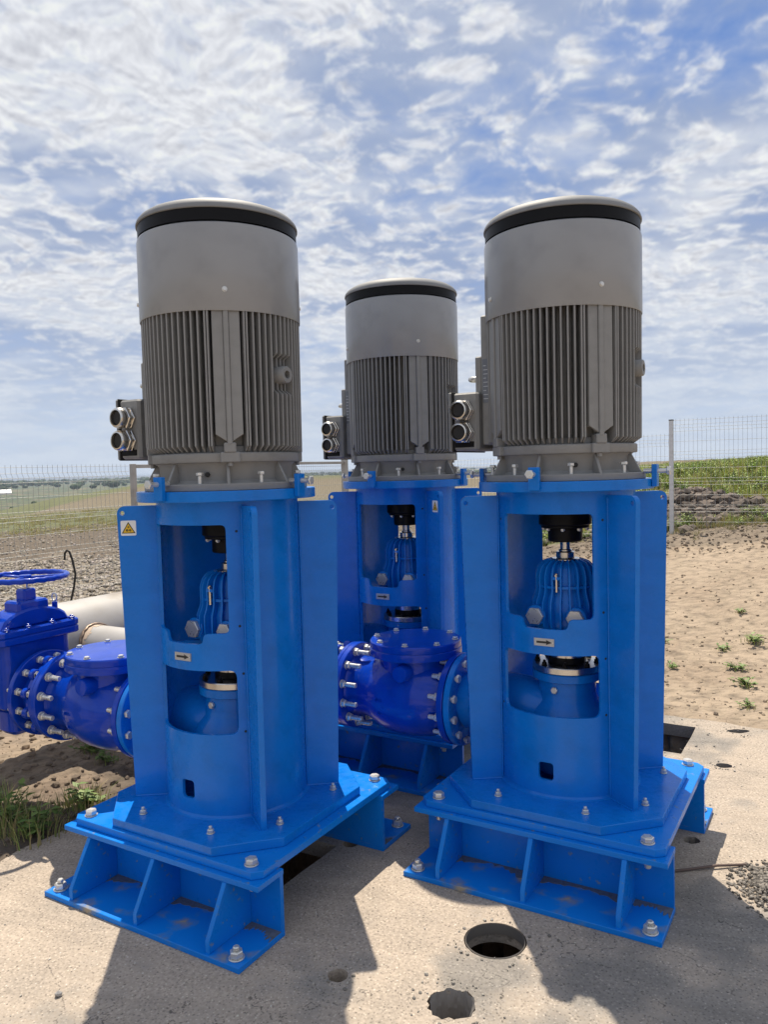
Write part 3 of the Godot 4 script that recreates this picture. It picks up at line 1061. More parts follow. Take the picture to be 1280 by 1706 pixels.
# yellow triangle warning sticker, built on a plane x right, y up, facing +z
func warning_sign(parent: Node3D, xf: Transform3D) -> void:
	var flat := Basis(Vector3(1, 0, 0), Vector3(0, 0, 1), Vector3(0, 1, 0))
	var b := MB.new()
	b.prism(rounded([Vector2(-0.030, -0.030), Vector2(0.030, -0.030), Vector2(0.030, 0.030), Vector2(-0.030, 0.030)], [0.005, 0.005]), 0.0, 0.0006, 0.0, xf * Transform3D(flat, Vector3.ZERO))
	var s := put("warning_sign", b, M.white_film, parent)
	b = MB.new()
	b.prism(rounded([Vector2(-0.027, -0.021), Vector2(0.027, -0.021), Vector2(0.0, 0.025)], [0.003, 0.003]), 0.0006, 0.0009, 0.0, xf * Transform3D(flat, Vector3.ZERO))
	put("border", b, M.print_black, s)
	b = MB.new()
	b.prism(PackedVector2Array([Vector2(-0.0212, -0.0178), Vector2(0.0212, -0.0178), Vector2(0.0, 0.0185)]), 0.0009, 0.0012, 0.0, xf * Transform3D(flat, Vector3.ZERO))
	put("triangle", b, M.warning_yellow, s)
	b = MB.new()
	for g in [[Vector2(-0.0055, -0.0085), 0.0052], [Vector2(0.0065, -0.0090), 0.0048], [Vector2(0.0, 0.004), 0.0036]]:
		var gear := PackedVector2Array()
		for i in 16:
			var th := TAU * i / 16
			gear.append(g[0] + Vector2(cos(th), sin(th)) * g[1] * (1.0 if i % 2 == 0 else 0.74))
		b.holed(gear, [circle(g[0], g[1] * 0.35, 8)], 0.0012, 0.0014, xf * Transform3D(flat, Vector3.ZERO))
	put("symbol", b, M.print_black, s)

# ---------------------------------------------------------------- valves (pipe axis at y = 0, running along -x from x = 0 at the pump's flange)
func make_check_valve() -> Node3D:
	var root := thing("check_valve", Vector3.ZERO)
	var ax := along_x(0, 0, 0)
	var b := MB.new()
	b.lathe([Vector2(0.0, 0.031), Vector2(0.15, 0.031), Vector2(0.152, 0.050), Vector2(0.165, 0.080), Vector2(0.182, 0.120), Vector2(0.193, 0.170), Vector2(0.197, 0.225), Vector2(0.196, 0.285), Vector2(0.190, 0.335), Vector2(0.177, 0.380), Vector2(0.158, 0.420), Vector2(0.146, 0.450), Vector2(0.140, 0.480), Vector2(0.140, 0.515), Vector2(0.150, 0.534), Vector2(0.155, 0.540), Vector2(0.0, 0.541)], 72, ax)
	var body := put("body", b, M.valve_epoxy, root)
	b = MB.new()
	b.disc(0.205, 0.0025, 0.031, 72, 0.003, ax)
	put("flange", b, M.valve_epoxy, root)
	b = MB.new()
	b.disc(0.205, 0.5405, 0.570, 72, 0.003, ax)
	put("flange", b, M.valve_epoxy, root)
	b = MB.new()
	b.lathe([Vector2(0.165, 0.0), Vector2(0.160, 0.16), Vector2(0.165, 0.178), Vector2(0.20, 0.186), Vector2(0.213, 0.190), Vector2(0.2145, 0.193), Vector2(0.2145, 0.221), Vector2(0.212, 0.224), Vector2(0.0, 0.224)], 72, Transform3D(Basis.IDENTITY, Vector3(-0.232, 0, 0)))
	put("cover_neck", b, M.valve_epoxy, root)
	b = MB.new()
	b.lathe([Vector2(0.0, 0.2245), Vector2(0.2105, 0.2245), Vector2(0.212, 0.227), Vector2(0.212, 0.252), Vector2(0.208, 0.257), Vector2(0.0, 0.262)], 72, Transform3D(Basis.IDENTITY, Vector3(-0.232, 0, 0)))
	var lid := put("cover", b, M.valve_epoxy, root)
	for i in 8:
		var a := (i + 0.3) * TAU / 8
		b = MB.new()
		b.disc(0.015, 0.0, 0.003, 14, 0.001)
		b.hexa(0.0125, 0.003, 0.012, 0.002)
		put("bolt", b, M.zinc_steel, lid, Transform3D(Basis(Vector3.UP, i), Vector3(-0.232, 0.2575, 0) + dirv(a) * 0.188))
	b = MB.new()
	b.lathe([Vector2(0.040, 0.12), Vector2(0.038, 0.205), Vector2(0.034, 0.211), Vector2(0.0, 0.213)], 28, Transform3D(Basis(Vector3(1, 0, 0), Vector3(0, 0, 1), Vector3(0, -1, 0)), Vector3(-0.205, 0.135, 0)))
	put("pivot_boss", b, M.valve_epoxy, body)
	# worn raised casting marks, too worn to read
	for row in [[0.0, 9, 0.0105], [-0.028, 3, 0.009], [-0.062, 8, 0.010]]:
		b = MB.new()
		for i in row[1]:
			var lx: float = -0.30 + (i - row[1] * 0.5) * row[2]
			var ly: float = row[0]
			var lz := sqrt(maxf(0.0, 0.1965 * 0.1965 - ly * ly)) - 0.004
			var wd: float = row[2] * (0.42 if i % 3 == 1 else 0.66)
			b.box(Vector3(lx, ly - 0.007, lz - 0.01), Vector3(lx + wd, ly - 0.003, lz + 0.0016), 0.0)
			b.box(Vector3(lx, ly - 0.003, lz - 0.01), Vector3(lx + wd * 0.4, ly + 0.007, lz + 0.0016), 0.0)
			if i % 2 == 0:
				b.box(Vector3(lx + wd * 0.4, ly + 0.003, lz - 0.01), Vector3(lx + wd, ly + 0.007, lz + 0.0016), 0.0)
		put("cast_lettering", b, M.valve_epoxy, body)
	for i in 12:
		var a := (i + 0.5) * TAU / 12
		var off := Vector3(0, cos(a), sin(a)) * 0.176
		inst("flange_bolt", X.flange_bolt, M.zinc_steel, root, Transform3D(Basis(Vector3(0, -1, 0), Vector3(1, 0, 0), Vector3(0, 0, 1)), Vector3(-0.031 , 0, 0) + off))
		inst("stud", X.stud, M.zinc_steel, root, Transform3D(Basis(Vector3(0, 1, 0), Vector3(-1, 0, 0), Vector3(0, 0, 1)), Vector3(-0.540, 0, 0) + off))
	return root

func make_adapter() -> Node3D:
	# bolted flange adapter between the two valves (0.572 to 0.70)
	var root := thing("flange_adapter", Vector3.ZERO)
	var ax := along_x(0, 0, 0)
	var b := MB.new()
	b.lathe([Vector2(0.0, 0.572), Vector2(0.145, 0.572), Vector2(0.150, 0.600), Vector2(0.142, 0.640), Vector2(0.142, 0.716), Vector2(0.0, 0.716)], 56, ax)
	put("sleeve", b, M.valve_epoxy, root)
	b = MB.new()
	b.disc(0.203, 0.5705, 0.592, 64, 0.003, ax)
	put("ring", b, M.valve_epoxy, root)
	b = MB.new()
	b.lathe([Vector2(0.14, 0.628), Vector2(0.168, 0.628), Vector2(0.172, 0.632), Vector2(0.172, 0.650), Vector2(0.168, 0.654), Vector2(0.14, 0.654)], 64, ax)
	for i in 12:
		var a := (i + 0.5) * TAU / 12
		b.disc(0.026, 0.626, 0.656, 18, 0.003, Transform3D(ax.basis, Vector3(0, cos(a), sin(a)) * 0.176))
	put("gland_ring", b, M.valve_epoxy, root)
	for i in 12:
		var a := (i + 0.5) * TAU / 12
		b = MB.new()
		b.disc(0.0105, 0.59, 0.722, 12, 0.001, ax)
		b.hexa(0.0185, 0.607, 0.6255, 0.0025, ax)
		b.hexa(0.0185, 0.697, 0.7155, 0.0025, ax)
		put("stud", b, M.zinc_steel, root, Transform3D(Basis.IDENTITY, Vector3(0, cos(a), sin(a)) * 0.176))
	return root

func make_gate_valve() -> Node3D:
	# origin on the pipe axis below the stem
	var root := thing("gate_valve", Vector3.ZERO)
	var ax := along_x(0, 0, 0)
	var b := MB.new()
	for s in [-1.0, 1.0]:
		b = MB.new()
		b.disc(0.205, 0.127 * s - 0.0145, 0.127 * s + 0.0145, 72, 0.003, ax)
		put("flange", b, M.valve_epoxy, root)
		for i in 12:
			var a := (i + 0.5) * TAU / 12
			if s < 0.0:
				b = MB.new()
				b.disc(0.0105, 0.075, 0.10, 12, 0.002, ax)
				b.hexa(0.0185, 0.097, 0.112, 0.0025, ax)
				put("nut", b, M.zinc_steel, root, Transform3D(Basis(Vector3.UP, PI), Vector3(0, cos(a), sin(a)) * 0.176))
	b = MB.new()
	b.lathe([Vector2(0.0, -0.112), Vector2(0.15, -0.112), Vector2(0.145, -0.06), Vector2(0.15, 0.0), Vector2(0.145, 0.06), Vector2(0.15, 0.112), Vector2(0.0, 0.112)], 56, ax)
	var up := Transform3D.IDENTITY
	b.prism(rounded([Vector2(-0.088, -0.185), Vector2(0.088, -0.185), Vector2(0.088, 0.185), Vector2(-0.088, 0.185)], [0.05, 0.05], 6), -0.06, 0.262, 0.012, up)
	b.prism(rounded([Vector2(-0.075, -0.15), Vector2(0.075, -0.15), Vector2(0.075, 0.15), Vector2(-0.075, 0.15)], [0.05, 0.05], 6), -0.19, -0.06, 0.02, up)
	put("body", b, M.valve_epoxy, root)
	b = MB.new()
	b.prism(rounded([Vector2(-0.118, -0.225), Vector2(0.118, -0.225), Vector2(0.118, 0.225), Vector2(-0.118, 0.225)], [0.045, 0.045], 6), 0.258, 0.294, 0.006, up)
	put("body_collar", b, M.valve_epoxy, root)
	b = MB.new()
	b.prism(rounded([Vector2(-0.118, -0.225), Vector2(0.118, -0.225), Vector2(0.118, 0.225), Vector2(-0.118, 0.225)], [0.045, 0.045], 6), 0.2945, 0.328, 0.006, up)
	var dome := PackedVector2Array()
	for i in 17:
		var t := -1.0 + i / 8.0
		dome.append(Vector2(t * 0.19, 0.326 + 0.088 * pow(1.0 - t * t, 0.55)))
	b.prism(dome, -0.074, 0.074, 0.010, Transform3D(Basis(Vector3(0, 0, 1), Vector3(1, 0, 0), Vector3(0, 1, 0)), Vector3.ZERO))
	b.box(Vector3(-0.062, 0.38, -0.085), Vector3(0.062, 0.448, 0.085), 0.012)
	b.box(Vector3(-0.036, 0.44, -0.036), Vector3(0.036, 0.503, 0.036), 0.010)
	var bo := put("bonnet", b, M.valve_epoxy, root)
	for s in [-1.0, 1.0]:
		for z in [-0.18, -0.065, 0.065, 0.18]:
			inst("bolt", X.small_nut, M.valve_epoxy, bo, Transform3D(Basis.IDENTITY.scaled(Vector3(1.3, 0.7, 1.3)), Vector3(0.098 * s, 0.3282, z)))
		b = MB.new()
		b.disc(0.014, 0.36, 0.412, 14, 0.002, Transform3D(Basis.IDENTITY, Vector3(0, 0, 0.158 * s)))
		put("eye_boss", b, M.valve_epoxy, bo)
		b = MB.new()
		var ring := []
		for i in 20:
			var th := TAU * i / 20
			ring.append(Vector3(0.019 * cos(th), 0.436 + 0.019 * sin(th), 0.158 * s))
		b.tube(ring, 0.0042, 8, true)
		b.disc(0.006, 0.410, 0.420, 10, 0.001, Transform3D(Basis.IDENTITY, Vector3(0, 0, 0.158 * s)))
		put("lifting_eye", b, M.zinc_steel, bo)
	b = MB.new()
	b.disc(0.0135, 0.503, 0.57, 14, 0.001)
	b.disc(0.020, 0.503, 0.510, 16, 0.002)
	put("stem", b, M.nickel_brass, root)
	b = MB.new()
	var rim := []
	for i in 72:
		var th := TAU * i / 72
		rim.append(Vector3(cos(th) * 0.192, 0.560 + 0.0015 * sin(th * 24.0), sin(th) * 0.192))
	b.tube(rim, 0.0135, 12, true)
	var wh := put("hand_wheel", b, M.valve_epoxy, root)
	for i in 3:
		b = MB.new()
		var th := TAU * i / 3 + 0.5
		b.box(Vector3(-0.011, -0.005, 0.01), Vector3(0.011, 0.006, 0.187), 0.003, Transform3D(at_angle(th), Vector3(0, 0.556, 0)))
		put("spoke", b, M.valve_epoxy, wh)
	b = MB.new()
	b.disc(0.030, 0.543, 0.570, 24, 0.004)
	put("hub", b, M.valve_epoxy, wh)
	b = MB.new()
	b.box(Vector3(0.0885, 0.06, 0.02), Vector3(0.0895, 0.09, 0.06))
	put("type_plate", b, M.name_plate, root)
	return root

# ---------------------------------------------------------------- terrain
const RIDGE := [[-4000.0, -3.0], [-400.0, -3.0], [0.0, -2.5], [90.0, -0.6], [245.0, 0.9], [530.0, 1.17], [800.0, 1.05], [1060.0, 1.6], [1280.0, 1.72], [1700.0, 1.75], [5000.0, 1.75]]

func side_of(x: float, z: float) -> float:
	# where along the skyline a place lies, as a number that grows to the right
	var az := clampf(atan2(x, -z), -1.35, 1.35)
	return 640.0 + 1296.0 * tan(az)

func ridge(k: float) -> float:
	for i in RIDGE.size() - 1:
		if k < RIDGE[i + 1][0]:
			return lerpf(RIDGE[i][1], RIDGE[i + 1][1], clampf((k - RIDGE[i][0]) / (RIDGE[i + 1][0] - RIDGE[i][0]), 0, 1))
	return 1.75

func soil_h(x: float, z: float, fine := true) -> float:
	var u := CU * x + SU * z
	var v := SU * x - CU * z
	var r := sqrt(x * x + z * z)
	if u > -2.93 and v < 4.92 and u < 1.35 and v > -1.4:
		return -2.8  # unseen void added under the slab so its openings look dark
	var near := 0.006
	if u < -3.0:
		near = maxf(0.014 - 0.065 * (-3.0 - u), -0.30)
	var there := clampf(0.48 + 0.13 * (u + 2.31), -0.28, 0.75)
	var h := lerpf(near, there, smoothstep(5.6, 12.6, v))
	if r > 13.0:
		var k := side_of(x, z)
		var rg := ridge(k)
		var right := smoothstep(940.0, 1080.0, k)
		var wl := smoothstep(46.0, 70.0, r) * 0.92 + smoothstep(14.0, 46.0, r) * 0.08
		var wr := smoothstep(13.0, 23.0, r) * 0.72 + smoothstep(23.0, 60.0, r) * 0.28
		h = lerpf(h, rg, lerpf(wl, wr, right))
		if r > 70.0:
			h = rg - (rg + 22.0) * smoothstep(60.0, 620.0, r)
		if r > 1200.0:
			h += nz3.get_noise_2d(x * 0.02, z * 0.02) * 9.0 * smoothstep(1200.0, 3500.0, r)
	if fine and r < 120.0:
		var rough := 0.010
		if u < -2.9:
			rough = 0.02
		if v > 10.5 and u > -5.0:
			rough = 0.05
		h += nz.get_noise_2d(x, z) * rough + nz2.get_noise_2d(x, z) * rough * 0.7 + nz3.get_noise_2d(x, z) * 0.04
		# soil thins out where it laps over the slab
		if u > -3.2 and v < 5.2:
			h -= 0.075 * minf(smoothstep(-3.16, -2.95, u), 1.0 - smoothstep(4.94, 5.14, v))
		# heap of turned clods behind the right-hand fence
		var mu := (x - 5.45) / 1.1
		var mz := (z + 13.9) / 0.8
		var mound := exp(-(mu * mu + mz * mz))
		h += mound * (0.34 + 0.35 * nz2.get_noise_2d(x * 0.7, z * 0.7))
		# windrow of loose stone beyond the left-hand fence
		if u < -7.9:
			h += 0.10 * nz3.get_noise_2d(x * 3.0, z * 3.0)
	return h

func soil_c(x: float, z: float) -> Color:
	var u := CU * x + SU * z
	var v := SU * x - CU * z
	var r := sqrt(x * x + z * z)
	var w := nz3.get_noise_2d(x * 2.2, z * 2.2)
	var w2 := nz.get_noise_2d(x * 0.35, z * 0.35)
	var tan_soil := Color(0.475, 0.375, 0.272)
	var brown := Color(0.27, 0.205, 0.15)
	var c := tan_soil
	c = c.lerp(Color(0.38, 0.29, 0.205), clampf(0.5 + w * 1.4, 0, 1) * 0.6)
	if u < -2.8:
		c = Color(0.40, 0.31, 0.225).lerp(brown, clampf(0.35 + w * 1.5 + w2 * 0.6, 0, 1))
		# ragged strip of darker earth along the slab's edge
		if u > -3.55 + w * 0.5 + w2 * 0.35 and v < 2.9 + w * 0.8:
			c = Color(0.19, 0.145, 0.11)
	if u > -5.0 and v > 10.8 + w * 0.8:
		c = c.lerp(Color(0.22, 0.175, 0.13), 0.75)
	var k := side_of(x, z)
	if u < -7.6 and r < 60.0:
		var grav := Color(0.30, 0.255, 0.20)
		var t := smoothstep(18.5 + w * 3.0, 21.0 + w * 3.0, r)
		c = grav.lerp(Color(0.17, 0.13, 0.095), t)
		c = c.lerp(Color(0.17, 0.185, 0.085), smoothstep(29.0 + w * 4.0, 33.0 + w * 4.0, r))
		c = c.lerp(Color(0.235, 0.195, 0.125), smoothstep(44.0, 50.0, r))
	elif r >= 60.0 or v > 12.9:
		var green := Color(0.11, 0.15, 0.045)
		c = c.lerp(green.lerp(Color(0.26, 0.23, 0.11), clampf(0.4 + w * 1.3, 0, 1)), smoothstep(12.9, 13.6, v + w * 0.5))
		if k < 940.0 and r < 200.0:
			# ploughed rise, grassed along its top
			c = Color(0.22, 0.18, 0.115).lerp(Color(0.16, 0.18, 0.07), smoothstep(62.0, 68.0, r))
			c = c.lerp(Color(0.17, 0.185, 0.085), 1.0 - smoothstep(40.0, 48.0, r))
		# asphalt of the road on the embankment, more than 33 m away
		if k >= 900.0 and r > 33.0:
			c = Color(0.09, 0.085, 0.08)
	var mu := (x - 5.55) / 1.6
	var mz := (z + 13.6) / 1.3
	# dark dug earth of the clod heap, with a ragged outline
	if mu * mu + mz * mz < 1.1 + w * 1.2 + w2 * 0.8:
		c = Color(0.15, 0.115, 0.095)
	if r > 150.0:
		var f := nz2.get_noise_2d(x * 0.004, z * 0.0035)
		var f2 := nz3.get_noise_2d(x * 0.012 + 9.0, z * 0.03)
		c = Color(0.085, 0.115, 0.055)
		if f > 0.18: c = Color(0.14, 0.155, 0.07)
		elif f < -0.25: c = Color(0.07, 0.105, 0.065)
		if f2 > 0.28: c = Color(0.22, 0.20, 0.11)
		elif f2 < -0.33: c = Color(0.20, 0.17, 0.11)
	return Color(c.r * 0.76, c.g * 0.76, c.b * 0.76)

func make_ground() -> void:
	var az := []
	var a := -180.0
	while a < 180.0:
		az.append(deg_to_rad(a))
		a += 0.22 if absf(a + 0.01) < 34.0 else 4.0
	var rad := []
	var r := 1.2
	while r < 9500.0:
		rad.append(r)
		r *= 1.0125 if r < 30.0 else 1.03
	var na := az.size()
	var nr := rad.size()
	var P := PackedVector3Array()
	var C := PackedColorArray()
	P.resize(na * nr)
	C.resize(na * nr)
	for i in nr:
		for j in na:
			var x: float = rad[i] * sin(az[j])
			var z: float = -rad[i] * cos(az[j])
			P[i * na + j] = Vector3(x, soil_h(x, z), z)
			C[i * na + j] = soil_c(x, z)
	var N := PackedVector3Array()
	N.resize(na * nr)
	var I := PackedInt32Array()
	for i in nr:
		for j in na:
			var e := P[i * na + (j + 1) % na] - P[i * na + (j + na - 1) % na]
			var f := P[mini(i + 1, nr - 1) * na + j] - P[maxi(i - 1, 0) * na + j]
			var nn := e.cross(f).normalized()
			N[i * na + j] = nn if nn.y > 0 else -nn
			if i < nr - 1:
				var j2 := (j + 1) % na
				var p0 := i * na + j
				var p1 := i * na + j2
				var p2 := (i + 1) * na + j2
				var p3 := (i + 1) * na + j
				I.append_array(PackedInt32Array([p0, p2, p1, p0, p3, p2]))
	var arr := []
	arr.resize(Mesh.ARRAY_MAX)
	arr[Mesh.ARRAY_VERTEX] = P
	arr[Mesh.ARRAY_NORMAL] = N
	arr[Mesh.ARRAY_COLOR] = C
	arr[Mesh.ARRAY_INDEX] = I
	var m := ArrayMesh.new()
	m.add_surface_from_arrays(Mesh.PRIMITIVE_TRIANGLES, arr)
	tag(inst("ground", m, M.soil), "bare tan soil with fields beyond", "ground", "", "structure")

func make_slab() -> void:
	# top of the slab at y = 0; openings left for pumps, pipes and anchors
	var poly := PackedVector2Array()
	var pts := [[-3.05, -1.5], [1.5, -1.5], [1.5, 5.05], [-3.05, 5.05]]
	for i in 4:
		var p0: Array = pts[i]
		var p1: Array = pts[(i + 1) % 4]
		for j in 60:
			var t := j / 60.0
			var u := lerpf(p0[0], p1[0], t)
			var v := lerpf(p0[1], p1[1], t)
			var w := nz.get_noise_2d(u * 0.6, v * 0.6) * 0.03 + nz2.get_noise_2d(u, v) * 0.015
			poly.append(uv_to(u + (w if i % 2 == 1 or i == 3 else 0.0), v + (w if i == 2 else 0.0)))
	var holes := []
	holes.append(circle(Vector2(0.338, -2.546), 0.106, 40, 0.012, 0.103))
	holes.append(circle(Vector2(-0.185, -2.385), 0.033, 20, 0.06))
	var ragged := PackedVector2Array()
	for i in 28:
		var th := TAU * i / 28
		var sq := pow(pow(absf(cos(th)), 3.0) + pow(absf(sin(th)), 3.0), -1.0 / 3.0)
		ragged.append(Vector2(0.165, -2.238) + Vector2(cos(th) * 0.070, sin(th) * 0.060) * sq * (1.0 + rng.randf_range(-0.10, 0.10)))
	holes.append(ragged)
	holes.append(circle(Vector2(2.062, -4.515), 0.066, 18, 0.10, 0.034))
	holes.append(circle(Vector2(1.75, -4.0), 0.040, 16, 0.12, 0.034))
	holes.append(circle(Vector2(1.265, -3.206), 0.034, 16, 0.12))
	holes.append(circle(Vector2(-0.183, -3.258), 0.034, 16, 0.12))
	# square openings below the pumps, and the free one behind
	for o in [[-2.154, 2.367, 0.29], [-1.012, 3.145, 0.25], [-2.15, 3.845, 0.25], [-1.012, 4.65, 0.245]]:
		var sq := PackedVector2Array()
		for s in [[-1, -1], [1, -1], [1, 1], [-1, 1]]:
			var s2: Array = [s[1] * -1, s[0]]
			for j in 5:
				var t := j / 5.0
				var uu: float = o[0] + o[2] * (s[0] + (s2[0] - s[0]) * t)
				var vv: float = o[1] + o[2] * (s[1] + (s2[1] - s[1]) * t)
				sq.append(uv_to(uu + rng.randf_range(-0.004, 0.004), vv + rng.randf_range(-0.004, 0.004)))
		holes.append(sq)
	var b := MB.new()
	b.holed(poly, holes, -0.07, 0.0)  # kept thin so the openings show the dark void
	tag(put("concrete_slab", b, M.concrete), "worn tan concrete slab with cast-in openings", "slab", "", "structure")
	# thin pipe sleeve in the large round opening
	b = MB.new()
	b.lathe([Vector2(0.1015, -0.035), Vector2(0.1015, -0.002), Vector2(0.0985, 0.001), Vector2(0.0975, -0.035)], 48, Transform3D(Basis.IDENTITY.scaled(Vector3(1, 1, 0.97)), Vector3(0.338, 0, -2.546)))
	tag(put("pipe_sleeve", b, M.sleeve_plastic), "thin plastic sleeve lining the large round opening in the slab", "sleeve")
	# torn sacking stuffed into the ragged opening
	b = MB.new()
	var prev := []
	for i in 12:
		var ring := []
		for j in 40:
			var th := TAU * j / 40
			var t := i / 11.0
			var rr := 0.068 * (1.0 - 0.22 * t) * (1.0 + 0.14 * nz2.get_noise_3d(cos(th) * 0.22, sin(th) * 0.22, t * 0.12) + 0.08 * nz2.get_noise_3d(cos(th) * 0.6 + 5.0, sin(th) * 0.6, t * 0.5) * t)
			rr -= 0.03 * t * maxf(0.0, sin(th * 1.0 + 0.6))
			ring.append(Vector3(0.165 + rr * cos(th), 0.004 - 0.12 * t + 0.016 * nz2.get_noise_2d(cos(th) * 0.4, sin(th) * 0.4) * (1.0 - t), -2.238 + rr * 0.92 * sin(th)))
		if i > 0:
			for j in 40:
				if sin(TAU * j / 40) > 0.25 or (i > 8 and j % 5 == 0):
					continue
				var j2 := (j + 1) % 40
				var nn: Vector3 = (ring[j] - prev[j]).cross(prev[j2] - prev[j]).normalized()
				b.q(prev[j], prev[j2], ring[j2], ring[j], nn)
		prev = ring
	tag(put("sacking_plug", b, M.sacking), "crumpled grey sacking stuffed into a ragged hole in the slab", "sacking")

# ---------------------------------------------------------------- loose matter
func stone_mesh(sd: int) -> ArrayMesh:
	var g := RandomNumberGenerator.new()
	g.seed = sd
	var base := [Vector3(0, 1, 0), Vector3(0, -0.8, 0)]
	for i in 5:
		var th := TAU * i / 5 + g.randf_range(-0.3, 0.3)
		base.append(Vector3(cos(th), g.randf_range(0.15, 0.55), sin(th)) * g.randf_range(0.75, 1.1))
	for i in 5:
		var th := TAU * (i + 0.5) / 5 + g.randf_range(-0.3, 0.3)
		base.append(Vector3(cos(th), g.randf_range(-0.6, -0.2), sin(th)) * g.randf_range(0.8, 1.15))
	var b := MB.new()
	b.colored = true
	var f := []
	for i in 5:
		var n := (i + 1) % 5
		f.append_array([[0, 2 + i, 2 + n], [2 + i, 2 + n, 7 + i], [2 + n, 7 + i, 7 + n], [1, 7 + i, 7 + n]])
	for t in f:
		var p0: Vector3 = base[t[0]]
		var p1: Vector3 = base[t[1]]
		var p2: Vector3 = base[t[2]]
		var nn := (p1 - p0).cross(p2 - p0).normalized()
		if nn.dot(p0 + p1 + p2) < 0.0:
			nn = -nn
		b.tint = Color(1, 1, 1) * g.randf_range(0.9, 1.0)
		b.t(p0, p1, p2, nn, nn, nn)
	return b.mesh()

func scatter(called: String, label: String, category: String, mesh: Mesh, material: Material, places: Array, cols: Array) -> void:
	var mm := MultiMesh.new()
	mm.transform_format = MultiMesh.TRANSFORM_3D
	mm.use_colors = true
	mm.mesh = mesh
	mm.instance_count = places.size()
	for i in places.size():
		mm.set_instance_transform(i, places[i])
		mm.set_instance_color(i, cols[i])
	var o := MultiMeshInstance3D.new()
	o.multimesh = mm
	o.material_override = material
	o.name = numbered(called)
	add_child(o)
	tag(o, label, category, "", "stuff")

func tumbled(at: Vector3, s: float) -> Transform3D:
	var q := Quaternion(Vector3(rng.randf_range(-1, 1), rng.randf_range(-1, 1), rng.randf_range(-1, 1)).normalized(), rng.randf() * TAU)
	return Transform3D(Basis(q).scaled(Vector3(s, s * rng.randf_range(0.6, 0.9), s)), at)

